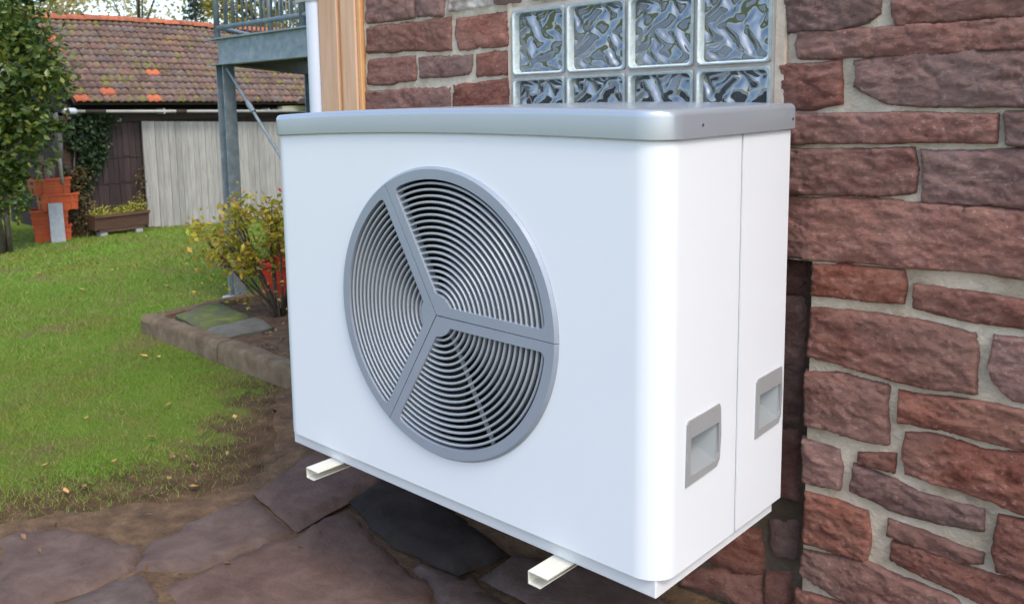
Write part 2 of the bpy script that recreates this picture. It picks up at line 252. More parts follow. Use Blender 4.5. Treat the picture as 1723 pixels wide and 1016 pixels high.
class MB:
    def __init__(s): s.v = []; s.f = []; s.m = []
    def add(s, v, f, mi=0):
        n = len(s.v); s.v += [tuple(p) for p in v]; s.f += [tuple(i + n for i in q) for q in f]; s.m += [mi] * len(f); return s
    def box(s, a, b, mi=0, c=0.0):
        x0, y0, z0 = a; x1, y1, z1 = b
        if c <= 0:
            s.add([(x0, y0, z0), (x1, y0, z0), (x1, y1, z0), (x0, y1, z0), (x0, y0, z1), (x1, y0, z1), (x1, y1, z1), (x0, y1, z1)],
                  [(3, 2, 1, 0), (4, 5, 6, 7), (0, 1, 5, 4), (1, 2, 6, 5), (2, 3, 7, 6), (3, 0, 4, 7)], mi)
        else:
            bm = bmesh.new(); bmesh.ops.create_cube(bm, size=1)
            for v in bm.verts: v.co = Vector(((x0 + x1) / 2 + v.co.x * (x1 - x0), (y0 + y1) / 2 + v.co.y * (y1 - y0), (z0 + z1) / 2 + v.co.z * (z1 - z0)))
            bmesh.ops.bevel(bm, geom=bm.edges[:], offset=c, segments=1, affect='EDGES')
            bm.verts.index_update(); s.add([v.co for v in bm.verts], [[v.index for v in f.verts] for f in bm.faces], mi); bm.free()
        return s
    def obox(s, c, ax, ay, az, mi=0):
        c, ax, ay, az = map(Vector, (c, ax, ay, az))
        P = [c + ax * i + ay * j + az * k for k in (-1, 1) for i, j in ((-1, -1), (1, -1), (1, 1), (-1, 1))]
        return s.add(P, [(3, 2, 1, 0), (4, 5, 6, 7), (0, 1, 5, 4), (1, 2, 6, 5), (2, 3, 7, 6), (3, 0, 4, 7)], mi)
    def tube(s, pts, rad, n=8, mi=0, cap=True):
        pts = [Vector(p) for p in pts]
        if not isinstance(rad, (list, tuple)): rad = [rad] * len(pts)
        V = []; prev = None
        for i, p in enumerate(pts):
            d = (pts[min(i + 1, len(pts) - 1)] - pts[max(i - 1, 0)]).normalized()
            ref = prev if prev is not None else (Vector((0, 0, 1)) if abs(d.z) < 0.9 else Vector((1, 0, 0)))
            a = (ref - d * ref.dot(d)).normalized(); b = d.cross(a); prev = a
            V += [p + (a * math.cos(2 * math.pi * k / n) + b * math.sin(2 * math.pi * k / n)) * rad[i] for k in range(n)]
        F = [(i * n + k, i * n + (k + 1) % n, (i + 1) * n + (k + 1) % n, (i + 1) * n + k) for i in range(len(pts) - 1) for k in range(n)]
        if cap: F += [tuple(reversed(range(n))), tuple((len(pts) - 1) * n + k for k in range(n))]
        return s.add(V, F, mi)
    def prism(s, poly, axis, a, b, mi=0):
        """extrude a 2-D polygon along axis (0,1,2) from a to b"""
        def P(p, t):
            q = list(p); q.insert(axis, t); return q
        n = len(poly); s.add([P(p, a) for p in poly] + [P(p, b) for p in poly], [tuple(range(n))[::-1], tuple(range(n, 2 * n))] + [(i, (i + 1) % n, n + (i + 1) % n, n + i) for i in range(n)], mi)
        return s
    def plate(s, outer, holes, f, mi=0, back=None, wall_mi=None):
        """flat plate with holes; f(p, t) maps a 2-D point to 3-D, t = 0 front, 1 back"""
        loops = [outer] + holes
        tr = geometry.tessellate_polygon([[Vector((p[0], p[1], 0)) for p in l] for l in loops])
        allp = [p for l in loops for p in l]
        s.add([f(p, 0) for p in allp], tr, mi)
        if back:
            for l in loops:
                n = len(l); s.add([f(p, 0) for p in l] + [f(p, 1) for p in l], [(i, (i + 1) % n, n + (i + 1) % n, n + i) for i in range(n)], mi if wall_mi is None else wall_mi)
        return s
    def mesh(s, name, mats, smooth=False, recalc=False):
        me = newmesh(name, s.v, s.f, mats, smooth, s.m)
        if recalc:
            bm = bmesh.new(); bm.from_mesh(me); bmesh.ops.remove_doubles(bm, verts=bm.verts, dist=1e-5); bmesh.ops.recalc_face_normals(bm, faces=bm.faces); bm.to_mesh(me); bm.free()
        return me
    def build(s, name, mats, parent=None, smooth=False, recalc=False, loc=None, rot=None):
        return link(name, s.mesh(name, mats, smooth, recalc), parent, loc, rot)
def smooth_by_angle(o, deg=35):
    me = o.data; bm = bmesh.new(); bm.from_mesh(me); bmesh.ops.remove_doubles(bm, verts=bm.verts, dist=1e-5); bmesh.ops.recalc_face_normals(bm, faces=bm.faces)
    for e in bm.edges: e.smooth = len(e.link_faces) == 2 and e.calc_face_angle(0) < R(deg)
    for f in bm.faces: f.smooth = True
    bm.to_mesh(me); bm.free(); return o
def copy_tree(o, parent=None):
    c = o.copy(); col.objects.link(c); c.parent = parent
    for ch in list(o.children): copy_tree(ch, c)
    return c
def leaf_mesh(name, cen, size, mat, up=0.5, aspect=0.55, droop=0.0):
    """many small folded leaves, one mesh; cen = (n,3) array"""
    n = len(cen); size = np.broadcast_to(size, n) * rng.uniform(0.7, 1.3, n)
    d = rng.normal(size=(n, 3)); d[:, 2] = d[:, 2] * 0.6 - droop; d /= np.linalg.norm(d, axis=1)[:, None]
    nn = rng.normal(size=(n, 3)); nn[:, 2] += up * 2; s_ = np.cross(d, nn); s_ /= np.linalg.norm(s_, axis=1)[:, None] + 1e-9; nn = np.cross(s_, d)
    L_ = size[:, None]; a = cen - d * L_ * 0.5; b = cen + d * L_ * 0.5; w = s_ * L_ * aspect * 0.5; lift = nn * L_ * 0.10
    V = np.stack([a, cen + w + lift, b, cen - w + lift], 1).reshape(-1, 3)
    me = bpy.data.meshes.new(name); me.vertices.add(4 * n); me.vertices.foreach_set('co', V.ravel())
    idx = (np.arange(n)[:, None] * 4 + np.array([0, 1, 2, 0, 2, 3])).ravel()
    me.loops.add(6 * n); me.loops.foreach_set('vertex_index', idx); me.polygons.add(2 * n); me.polygons.foreach_set('loop_start', np.arange(2 * n) * 3)
    me.materials.append(M[mat]); me.update(calc_edges=True); me.validate(); return me
def blob_points(n, cen, rad, clumps=30, cr=0.35):
    """points spread in clumps through an ellipsoid"""
    cen = np.array(cen); rad = np.array(rad)
    c = rng.normal(size=(clumps, 3)); c /= np.linalg.norm(c, axis=1)[:, None]; c *= rng.uniform(0.25, 1.0, clumps)[:, None] ** 0.6
    k = rng.integers(0, clumps, n); q = rng.normal(size=(n, 3)); q /= np.linalg.norm(q, axis=1)[:, None]; q *= rng.uniform(0, 1, n)[:, None] ** 0.45 * cr
    return cen + (c[k] * (1 - cr * 0.5) + q * rng.uniform(0.6, 1.3, clumps)[k][:, None]) * rad
def fract(x, y, z, o=4): return noise.fractal(Vector((x, y, z)), 1.0, 2.0, o)

# ================================================================== terrain
G0 = -0.43
def gh(x, y):
    s = min(1.0, max(0.0, (-2.4 - x) / 10.6)); k = min(1.0, max(0.0, (y - 5.2) / 4.0))
    return G0 - 0.57 * s - 0.16 * k * s
def axis_grid(a, b, fine0, fine1, step):
    left = [fine0 - (fine0 - a) * (i / 14) ** 2.2 for i in range(14, 0, -1)]
    right = [fine1 + (b - fine1) * (i / 14) ** 2.2 for i in range(1, 15)]
    n = int(round((fine1 - fine0) / step)); return left + [fine0 + (fine1 - fine0) * i / n for i in range(n + 1)] + right
xs = axis_grid(-400, 300, -20, 2, 0.2); ys = axis_grid(-300, 400, -4, 12, 0.2)
def bump_z(x, y):
    if -20 <= x <= -2.6 and -4 <= y <= 12: return 0.025 * fract(x * 0.6, y * 0.6, 3.0)
    return 0.0
V = [(x, y, gh(x, y) + bump_z(x, y)) for y in ys for x in xs]; nx = len(xs)
F = [(j * nx + i, j * nx + i + 1, (j + 1) * nx + i + 1, (j + 1) * nx + i) for j in range(len(ys) - 1) for i in range(nx - 1)]
EDGE = [(-2.9, -2.6), (-2.6, -1.6), (-2.33, -0.62), (-2.27, -0.45), (-2.15, -0.30), (-2.06, -0.09), (-1.95, 0.07), (-1.93, 0.26), (-2.10, 0.50), (-2.42, 0.72), (-2.75, 0.98), (-2.75, 1.12), (-1.8, 1.05)]
def edge_at(y): return float(np.interp(y, [p[1] for p in EDGE[:-2]], [p[0] for p in EDGE[:-2]]))
lawn = link('lawn', newmesh('lawn', V, F, 'lawn', True)); tag(lawn, 'worn green lawn sloping gently down to the old shed', kind='structure')

at = lawn.data.attributes.new('bare', 'FLOAT', 'POINT')
at.data.foreach_set('value', [max(0.0, min(1.0, 1 - (edge_at(y) - x) / 0.75)) if -4 < y < 1.4 else 0.0 for x, y, z in V])
# paving: bare soil bed with irregular sandstone flags
def jitter_poly(poly, step, amp, seed):
    out = []
    for i, p in enumerate(poly):
        q = poly[(i + 1) % len(poly)]; L = math.hypot(q[0] - p[0], q[1] - p[1]); n = max(1, int(L / step))
        for k in range(n):
            t = k / n; x = p[0] + (q[0] - p[0]) * t; y = p[1] + (q[1] - p[1]) * t
            a = amp if 0 < k else amp * 0.5
            out.append((x + a * fract(x * 9, y * 9, seed), y + a * fract(x * 9, y * 9, seed + 50)))
    return out
soil_poly = jitter_poly(EDGE + [(-1.8, 0.75), (3.2, 0.75), (3.2, -2.6)], 0.05, 0.05, 5.0)
mb = MB(); mb.plate(soil_poly, [], lambda p, t: (p[0], p[1], G0 + 0.008 + 0.004 * t))
nb = 90; V_ = []
for i in range(nb + 1):
    x = -2.0 + 4.5 * i / nb; q = fract(x * 4, 0.3, 8.0)
    V_ += [(x, 0.40 + .05 * q, G0 + .009), (x, 0.50 + .03 * q, G0 + .028 + .006 * q), (x, 0.575, G0 + .050 + .008 * q), (x, 0.72, G0 + .060 + .008 * q)]
mb.add(V_, [(i * 4 + k, (i + 1) * 4 + k, (i + 1) * 4 + k + 1, i * 4 + k + 1) for i in range(nb) for k in range(3)])
paving = mb.build('paving', 'soil'); tag(paving, 'irregular reddish sandstone flags bedded in brown soil below the wall', kind='structure')

def grow(poly, d):
    a = sum(p[0] * q[1] - q[0] * p[1] for p, q in zip(poly, poly[1:] + poly[:1])); s = 1 if a > 0 else -1; out = []
    for i in range(len(poly)):
        p0, p1, p2 = Vector(poly[i - 1]), Vector(poly[i]), Vector(poly[(i + 1) % len(poly)]); e1 = (p1 - p0).normalized(); e2 = (p2 - p1).normalized()
        m = Vector((e1.y + e2.y, -(e1.x + e2.x))) * s; k = max(0.35, 1 + e1.dot(e2)); q = p1 + m * (d / k); out.append((q.x, q.y))
    return out
def slab_poly(name, poly, z0, z1, mat, parent, seed, amp=0.010, res=0.035, relief=0.006, edge=0.018):
    poly = jitter_poly(poly, res, amp, seed)
    xs_ = [p[0] for p in poly]; ys_ = [p[1] for p in poly]
    pts = list(poly); n = len(pts)
    P2 = np.array(poly); Q2 = np.roll(P2, -1, 0)
    def dist(x, y):
        d = Q2 - P2; t = np.clip(((x - P2[:, 0]) * d[:, 0] + (y - P2[:, 1]) * d[:, 1]) / (d[:, 0] ** 2 + d[:, 1] ** 2 + 1e-12), 0, 1)
        return float(np.min(np.hypot(P2[:, 0] + d[:, 0] * t - x, P2[:, 1] + d[:, 1] * t - y)))
    GX, GY = np.meshgrid(np.arange(min(xs_), max(xs_), res), np.arange(min(ys_), max(ys_), res)); gx_ = (GX + rng.uniform(-.3, .3, GX.shape) * res).ravel(); gy_ = (GY + rng.uniform(-.3, .3, GX.shape) * res).ravel()
    ok = np.zeros(len(gx_), bool); md = np.full(len(gx_), 9.0)
    for (x0, y0), (x1, y1) in zip(P2, Q2):
        if y0 != y1: ok ^= ((y0 > gy_) != (y1 > gy_)) & (gx_ < (x1 - x0) * (gy_ - y0) / (y1 - y0) + x0)
        dx, dy = x1 - x0, y1 - y0; t = np.clip(((gx_ - x0) * dx + (gy_ - y0) * dy) / (dx * dx + dy * dy + 1e-12), 0, 1); md = np.minimum(md, np.hypot(x0 + dx * t - gx_, y0 + dy * t - gy_))
    ok &= md > res * 0.35; pts += list(zip(gx_[ok].tolist(), gy_[ok].tolist()))
    r = geometry.delaunay_2d_cdt([Vector(p) for p in pts], [(i, (i + 1) % n) for i in range(n)], [], 1, 1e-5)
    return r[0], r[2], dist
def flagstone(poly, seed, mat='flag'):
    poly = grow(poly, 0.010)
    v, f, dist = slab_poly('flagstone', poly, 0, 0, 'flag', paving, seed)
    cx = sum(p[0] for p in poly) / len(poly); cy = sum(p[1] for p in poly) / len(poly)
    V = []
    tilt = (random.uniform(-.008, .008), random.uniform(-.008, .008))
    for p in v:
        d = dist(p.x, p.y); k = min(1.0, d / 0.009); k = math.sin(k * math.pi / 2)
        V.append((p.x - cx, p.y - cy, -0.02 + k * 0.024 + 0.004 * fract(p.x * 4, p.y * 4, seed) + 0.0035 * fract(p.x * 16, p.y * 16, seed + 9) + tilt[0] * (p.x - cx) + tilt[1] * (p.y - cy)))
    return link('flagstone', newmesh('flagstone', V, f, mat, True), paving, (cx, cy, G0 + 0.020))
FLAG = [[(-1.81,0.22),(-1.88,0.53),(-1.68,0.6),(-1.5,0.61),(-1.49,0.38),(-1.47,0.16)],[(-1.8,0.2),(-1.47,0.15),(-1.48,-0.07),(-1.49,-0.21),(-1.64,-0.34),(-1.75,-0.24),(-1.8,-0.03)],[(-1.47,0.38),(-1.14,0.28),(-0.87,0.22),(-0.83,0.11),(-1.31,-0.35),(-1.46,-0.33),(-1.46,-0.07),(-1.45,0.15)],[(-1.48,0.61),(-1.14,0.58),(-0.83,0.5),(-0.88,0.33),(-1.14,0.31),(-1.47,0.4)],[(-1.12,0.29),(-0.87,0.32),(-0.57,0.31),(-0.75,0.17)],[(-1.62,-0.35),(-1.48,-0.36),(-1.33,-0.38),(-1.62,-0.66),(-1.6,-0.5)],[(-2.2,-0.56),(-2.05,-0.38),(-1.75,-0.26),(-1.64,-0.35),(-1.63,-0.51),(-1.7,-0.73)],[(-0.88,0.26),(-0.83,0.36),(-0.71,0.3),(-0.67,0.18),(-0.78,0.15)]]
EXTRA = [[(-0.80, 0.50), (-0.55, 0.60), (-0.1, 0.58), (-0.15, 0.35), (-0.52, 0.34), (-0.80, 0.36)], [(-0.06, 0.60), (0.6, 0.6), (0.62, 0.2), (-0.04, 0.22)], [(0.66, 0.6), (1.3, 0.6), (1.25, 0.1), (0.66, 0.18)],
         [(-0.62, 0.14), (-0.5, 0.28), (-0.12, 0.30), (-0.1, -0.2), (-0.6, -0.25)], [(-0.05, 0.16), (0.6, 0.14), (0.55, -0.4), (-0.04, -0.3)], [(-1.25, -0.38), (-0.8, 0.02), (-0.68, 0.08), (-0.65, -0.4), (-0.9, -0.7)], [(-0.6, -0.32), (0.0, -0.38), (0.1, -0.9), (-0.55, -0.95)], [(-1.55, -0.72), (-1.3, -0.45), (-0.95, -0.75), (-1.1, -1.2), (-1.6, -1.1)]]
for i, p in enumerate(FLAG + EXTRA): flagstone(p, 11.0 + i * 3.7, 'shadeflag' if i == 3 else 'flag')  # the flag below the unit gets the painted shade
for o in paving.children:
    if o.location.y > 0.35: o.location.z += 0.030; o.rotation_euler.x = 0.07

# ================================================================== stone house
WY = 0.613
house = empty('stone_house', (-0.5, 1.0, G0)); tag(house, 'reddish sandstone house wall with pale mortar joints and a glass block window', 'house')
HI = Matrix.Translation(Vector((0.5, -1.0, -G0)))
def hpart(o, parent=None):
    o.parent = parent or house
    if parent is None: o.matrix_parent_inverse = HI
    return o
WX0, WX1, WZ0, WZ1 = -0.8719, -0.0719, 0.6775, 1.2775
RX0, RX1, RZ1, RD = -0.95, 0.031, 0.613, 0.065
X0, X1, ZT = -1.56, 3.2, 3.0
def lines(cuts, step):
    out = [cuts[0]]
    for a, b in zip(cuts[:-1], cuts[1:]):
        n = max(1, int(round((b - a) / step))); out += [a + (b - a) * k / n for k in range(1, n + 1)]
    return out
gx = lines([X0, RX0, WX0, WX1, RX1, 0.6, X1], 0.022); gz = lines([G0 - 0.02, RZ1, WZ0, WZ1, 1.5, ZT], 0.022)
idx = {}; V = []; F = []; FM = []
def gv(i, k, y):
    key = (i, k, y)
    if key not in idx:
        idx[key] = len(V); x, z = gx[i], gz[k]; V.append((x, y + 0.004 * fract(x * 14, z * 14, 2.0) + 0.003 * fract(x * 45, z * 45, 9.0), z))
    return idx[key]
for i in range(len(gx) - 1):
    for k in range(len(gz) - 1):
        cx, cz = (gx[i] + gx[i + 1]) / 2, (gz[k] + gz[k + 1]) / 2
        if WX0 < cx < WX1 and WZ0 < cz < WZ1: continue
        y = WY + 0.006
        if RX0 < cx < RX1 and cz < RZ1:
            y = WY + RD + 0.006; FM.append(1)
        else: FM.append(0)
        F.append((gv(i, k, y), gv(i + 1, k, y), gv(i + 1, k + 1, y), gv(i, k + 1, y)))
wall = hpart(link('wall', newmesh('wall', V, F, ['mortar', 'shaded_mortar'], True, FM)))
wall['label'] = 'pale lime mortar wall face with rough stones'
# reveals of the recess below the window, and the body of the house behind
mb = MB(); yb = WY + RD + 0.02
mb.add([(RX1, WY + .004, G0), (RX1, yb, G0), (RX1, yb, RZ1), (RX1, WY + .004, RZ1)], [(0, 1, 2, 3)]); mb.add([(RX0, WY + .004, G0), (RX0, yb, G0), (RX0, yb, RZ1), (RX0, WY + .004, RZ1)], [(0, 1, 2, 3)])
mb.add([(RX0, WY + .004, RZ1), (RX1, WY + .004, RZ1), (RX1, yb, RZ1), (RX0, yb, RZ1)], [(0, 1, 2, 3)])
hpart(mb.build('recess_reveal', 'shaded_mortar'))
mb = MB(); mb.box((-1.76, 0.90, G0 - .3), (X1, 7.5, ZT)); hpart(mb.build('house_body', 'render'))
mb = MB(); mb.prism([(-2.0, ZT - .02), (X1 + .2, ZT - .02), (X1 + .2, ZT + .16), (-2.0, ZT + .16)], 1, 0.55, 7.8); hpart(mb.build('roof_edge', 'brownwood'))

def stone(poly, y0, seed, res=0.016, proud=0.012, amp=0.010, mat='stone', parent=None):
    poly = grow(poly, 0.0085)
    v, f, dist = slab_poly('stone', poly, 0, 0, mat, wall, seed, amp=0.0045, res=res)
    cx = sum(p[0] for p in poly) / len(poly); cz = sum(p[1] for p in poly) / len(poly)
    V = []; tx, tz = random.uniform(-.02, .02), random.uniform(-.03, .03)
    for p in v:
        d = dist(p.x, p.y); k = min(1.0, d / 0.006); k = math.sin(k * math.pi / 2)
        wx = p.x + 0.02 * noise.noise(Vector((p.x * 20, p.y * 20, seed))); wz = p.y + 0.012 * noise.noise(Vector((p.x * 20, p.y * 20, seed + 40)))
        rel = amp * 0.40 * fract(p.x * 7, p.y * 12, seed) + amp * 0.75 * (noise.turbulence(Vector((wx * 15 + wz * 6, wz * 34, seed)), 4, True) - 0.6)
        rel += amp * 0.38 * (noise.turbulence(Vector((wx * 60, wz * 110 + wx * 30, seed + 3)), 4, True) - 0.6) + amp * 0.14 * noise.noise(Vector((p.x * 260, p.y * 300, seed)))
        rel -= amp * 0.5 * max(0.0, 1 - d / 0.03) * (0.6 + 0.8 * noise.noise(Vector((p.x * 12, p.y * 12, seed + 5))))
        rel += tx * (p.x - cx) + tz * (p.y - cz)
        rel = max(rel, 0.003 - proud)
        V.append((p.x - cx, 0.014 - k * (0.014 + proud + rel), p.y - cz))
    # CDT faces look along +z of the 2-D plane; flip so normals face -y
    f = [tuple(reversed(q)) for q in f] if False else f
    o = link('stone', newmesh('stone', V, f, mat, True), parent or wall, (cx, y0, cz)); return o
STONES = [[(-0.048,1.258),(0.156,1.235),(0.156,1.175),(0.138,1.16),(0.068,1.148),(-0.036,1.151)],[(0.179,1.233),(0.448,1.202),(0.451,1.151),(0.321,1.149),(0.195,1.149),(0.184,1.173)],[(-0.012,1.144),(0.123,1.141),(0.274,1.14),(0.452,1.14),(0.455,1.082),(0.286,1.085),(0.125,1.086),(-0.01,1.09),(-0.018,1.115)],[(-0.051,1.068),(0.014,1.069),(0.079,1.072),(0.082,1.029),(0.083,0.983),(0.017,0.971),(-0.048,0.975)],[(0.112,1.073),(0.203,1.078),(0.287,1.08),(0.455,1.078),(0.461,0.973),(0.253,0.974),(0.182,0.982),(0.128,1.009),(0.111,1.022),(0.115,1.056)],[(-0.08,0.955),(0.183,0.955),(0.384,0.951),(0.384,0.904),(0.304,0.9),(0.132,0.897),(-0.078,0.892)],[(0.404,0.953),(0.462,0.954),(0.465,0.891),(0.405,0.894)],[(-0.078,0.871),(0.105,0.876),(0.232,0.88),(0.244,0.838),(0.241,0.788),(0.136,0.778),(-0.075,0.771)],[(0.256,0.875),(0.466,0.88),(0.472,0.773),(0.339,0.772),(0.262,0.773)],[(-0.075,0.756),(0.081,0.763),(0.257,0.765),(0.472,0.758),(0.479,0.634),(0.345,0.631),(0.196,0.627),(-0.021,0.621),(-0.071,0.622)],[(0.036,0.603),(0.1,0.611),(0.227,0.61),(0.232,0.585),(0.227,0.545),(0.133,0.541),(0.037,0.536)],[(0.256,0.583),(0.354,0.581),(0.475,0.577),(0.478,0.529),(0.382,0.527),(0.304,0.531),(0.253,0.539)],[(0.033,0.498),(0.142,0.507),(0.251,0.504),(0.366,0.497),(0.373,0.454),(0.372,0.372),(0.257,0.366),(0.147,0.375),(0.032,0.386)],[(0.409,0.497),(0.48,0.502),(0.487,0.373),(0.445,0.374),(0.414,0.401),(0.4,0.43),(0.405,0.468)],[(0.028,0.343),(0.094,0.353),(0.206,0.348),(0.205,0.284),(0.211,0.217),(0.114,0.216),(0.029,0.216)],[(0.235,0.342),(0.326,0.347),(0.488,0.348),(0.492,0.275),(0.419,0.274),(0.315,0.281),(0.235,0.277)],[(0.024,0.172),(0.106,0.168),(0.114,0.129),(0.106,0.076),(0.03,0.07)],[(0.154,0.172),(0.223,0.188),(0.222,0.154),(0.155,0.151)],[(0.252,0.249),(0.296,0.257),(0.395,0.249),(0.492,0.265),(0.499,0.135),(0.426,0.149),(0.335,0.152),(0.253,0.159),(0.245,0.204)],[(0.143,0.14),(0.231,0.133),(0.288,0.118),(0.401,0.118),(0.401,0.075),(0.325,0.064),(0.233,0.066),(0.14,0.082)],[(0.035,0.037),(0.104,0.042),(0.169,0.037),(0.181,-0.017),(0.171,-0.075),(0.108,-0.081),(0.036,-0.085)],[(0.225,0.031),(0.285,0.03),(0.354,0.019),(0.405,0.022),(0.403,0.004),(0.356,-0.01),(0.286,-0.003),(0.224,-0.0)],[(0.435,0.114),(0.5,0.118),(0.507,0.005),(0.435,-0.004),(0.426,0.039)],[(0.231,-0.018),(0.308,-0.008),(0.383,-0.021),(0.508,-0.017),(0.512,-0.098),(0.412,-0.084),(0.31,-0.072),(0.229,-0.058)],[(0.035,-0.109),(0.164,-0.087),(0.276,-0.095),(0.36,-0.102),(0.388,-0.136),(0.207,-0.213),(0.088,-0.188),(0.03,-0.17)],[(0.023,-0.224),(0.129,-0.208),(0.208,-0.237),(0.026,-0.318)]]
LSTONES = [[(-1.538,1.426),(-1.293,1.399),(-1.301,1.291),(-1.418,1.293),(-1.542,1.296)],[(-1.277,1.397),(-1.151,1.383),(-1.162,1.289),(-1.281,1.296)],[(-1.134,1.381),(-0.88,1.352),(-0.889,1.302),(-1.004,1.298),(-1.137,1.299)],[(-1.538,1.275),(-1.329,1.275),(-1.132,1.274),(-1.131,1.177),(-1.333,1.186),(-1.542,1.192)],[(-1.101,1.268),(-0.891,1.272),(-0.887,1.174),(-1.007,1.178),(-1.095,1.175),(-1.108,1.227)],[(-1.533,1.16),(-1.302,1.163),(-1.302,1.086),(-1.441,1.078),(-1.544,1.08)],[(-1.276,1.154),(-1.037,1.149),(-1.053,1.097),(-1.272,1.093)],[(-1.017,1.151),(-0.894,1.152),(-0.897,1.09),(-1.018,1.087)],[(-1.557,1.051),(-1.144,1.052),(-1.145,0.951),(-1.558,0.943)],[(-1.119,1.06),(-0.885,1.071),(-0.881,0.965),(-1.122,0.959)]]
RECESS = [[(-0.08,0.591),(-0.017,0.594),(-0.018,0.521),(-0.078,0.517)],[(-0.077,0.497),(-0.018,0.501),(-0.017,0.345),(-0.073,0.337)],[(-0.081,0.317),(-0.019,0.329),(-0.022,0.186),(-0.078,0.184)],[(-0.086,0.151),(-0.023,0.158),(-0.02,-0.01),(-0.081,-0.02)],[(-0.247,-0.234),(-0.194,-0.158),(-0.114,-0.138),(-0.104,-0.206),(-0.108,-0.245),(-0.165,-0.267),(-0.197,-0.26),(-0.246,-0.264)],[(-0.336,-0.367),(-0.285,-0.313),(-0.205,-0.277),(-0.165,-0.283),(-0.105,-0.26),(-0.103,-0.334),(-0.15,-0.348),(-0.217,-0.351),(-0.284,-0.355)],[(-0.359,-0.44),(-0.295,-0.41),(-0.189,-0.381),(-0.11,-0.364),(-0.11,-0.391),(-0.388,-0.511)],[(-0.074,-0.101),(-0.019,-0.082),(-0.019,-0.164),(-0.065,-0.176)],[(-0.078,-0.244),(-0.029,-0.23),(-0.028,-0.33),(-0.075,-0.349)]]
for i, p in enumerate(STONES): stone(p, WY, 100 + i * 5.3, res=0.0055, proud=random.uniform(0.010, 0.016), amp=0.0125)
for i, p in enumerate(LSTONES): stone(p, WY, 400 + i * 5.3, res=0.0075, proud=random.uniform(0.006, 0.010), amp=0.012, mat='palestone' if i == 2 else 'stone')
for i, p in enumerate(RECESS): stone(grow(p, 0.006), WY + RD, 700 + i * 5.3, res=0.0125, proud=0.014, amp=0.02)
def courses(x0, x1, z0, z1, y0, seed, hmin=0.08, hmax=0.15, skip=()):
    rr = random.Random(seed); z = z0 + 0.006
    while z < z1 - 0.05:
        hh = min(rr.uniform(hmin, hmax), z1 - z - 0.006)
        if z1 - (z + hh) < 0.06: hh = z1 - z - 0.008
        x = x0 + 0.006
        while x < x1 - 0.03:
            w = rr.uniform(0.14, 0.42)
            if x1 - (x + w) < 0.12: w = x1 - x - 0.006
            a, b = x, x + w
            j = lambda: rr.uniform(-.006, .006)
            if not any(s0 < (a + b) / 2 < s1 and t0 < z + hh / 2 < t1 for s0, s1, t0, t1 in skip):
                stone([(a + j(), z + j()), ((a + b) / 2, z + j()), (b + j(), z + j()), (b + j(), z + hh + j()), ((a + b) / 2, z + hh + j()), (a + j(), z + hh + j())], y0, rr.uniform(0, 900), res=0.03, proud=rr.uniform(.006, .016), amp=0.009)
            x = b + rr.uniform(0.016, 0.026)
        z += hh + rr.uniform(0.016, 0.026)
courses(-1.55, -0.96, G0, 0.93, WY, 1); courses(-0.95, 0.0, 1.42, 2.0, WY, 2); courses(0.52, 1.7, G0, 1.9, WY, 3)
courses(0.04, 0.51, G0, -0.33, WY, 4); courses(-1.55, -0.96, 1.45, 2.0, WY, 5); courses(-0.94, -0.42, G0, 0.60, WY + RD, 6)
courses(0.02, 0.5, 1.28, 2.0, WY, 7); courses(-0.40, -0.1, -0.10, 0.60, WY + RD, 8)
stone([(-0.95, 1.300), (-0.5, 1.302), (-0.03, 1.285), (-0.03, 1.40), (-0.5, 1.41), (-0.95, 1.40)], WY, 77.0, res=0.03)
stone([(-0.86, 0.628), (-0.1, 0.628), (-0.1, 0.665), (-0.86, 0.665)], WY, 78.0, res=0.03)

# glass block window
win = empty('glass_block_window', ((WX0 + WX1) / 2, WY, WZ0)); win.parent = house; win.matrix_parent_inverse = HI
WI = Matrix.Translation(-Vector(win.location))
def wpart(o): o.parent = win; o.matrix_parent_inverse = WI; return o
mb = MB()
mb.box((WX0, WY + 0.05, WZ0), (WX1, WY + 0.06, WZ1)); wpart(mb.build('mortar_bed', 'joint'))
for i in range(5):
    mb = MB(); x = WX0 + 0.2 * i; mb.box((x - .0058, WY - 0.001, WZ0), (x + .0058, WY + 0.05, WZ1 + .004)); wpart(mb.build('mortar_joint', 'joint'))
for k in range(4):
    mb = MB(); z = WZ0 + 0.2 * k; mb.box((WX0, WY - 0.0005, z - .0058), (WX1, WY + 0.05, z + .0058)); wpart(mb.build('mortar_joint', 'joint'))
mb = MB(); mb.box((WX1 + .001, WY - 0.004, WZ0), (WX1 + 0.030, WY + 0.012, WZ1 + .05), c=0.004); wpart(mb.build('jamb', 'plaster'))
mb = MB(); mb.box((WX0 - 0.020, WY - 0.003, WZ0), (WX0 - .001, WY + 0.012, WZ1 + .02), c=0.004); wpart(mb.build('jamb', 'plaster'))
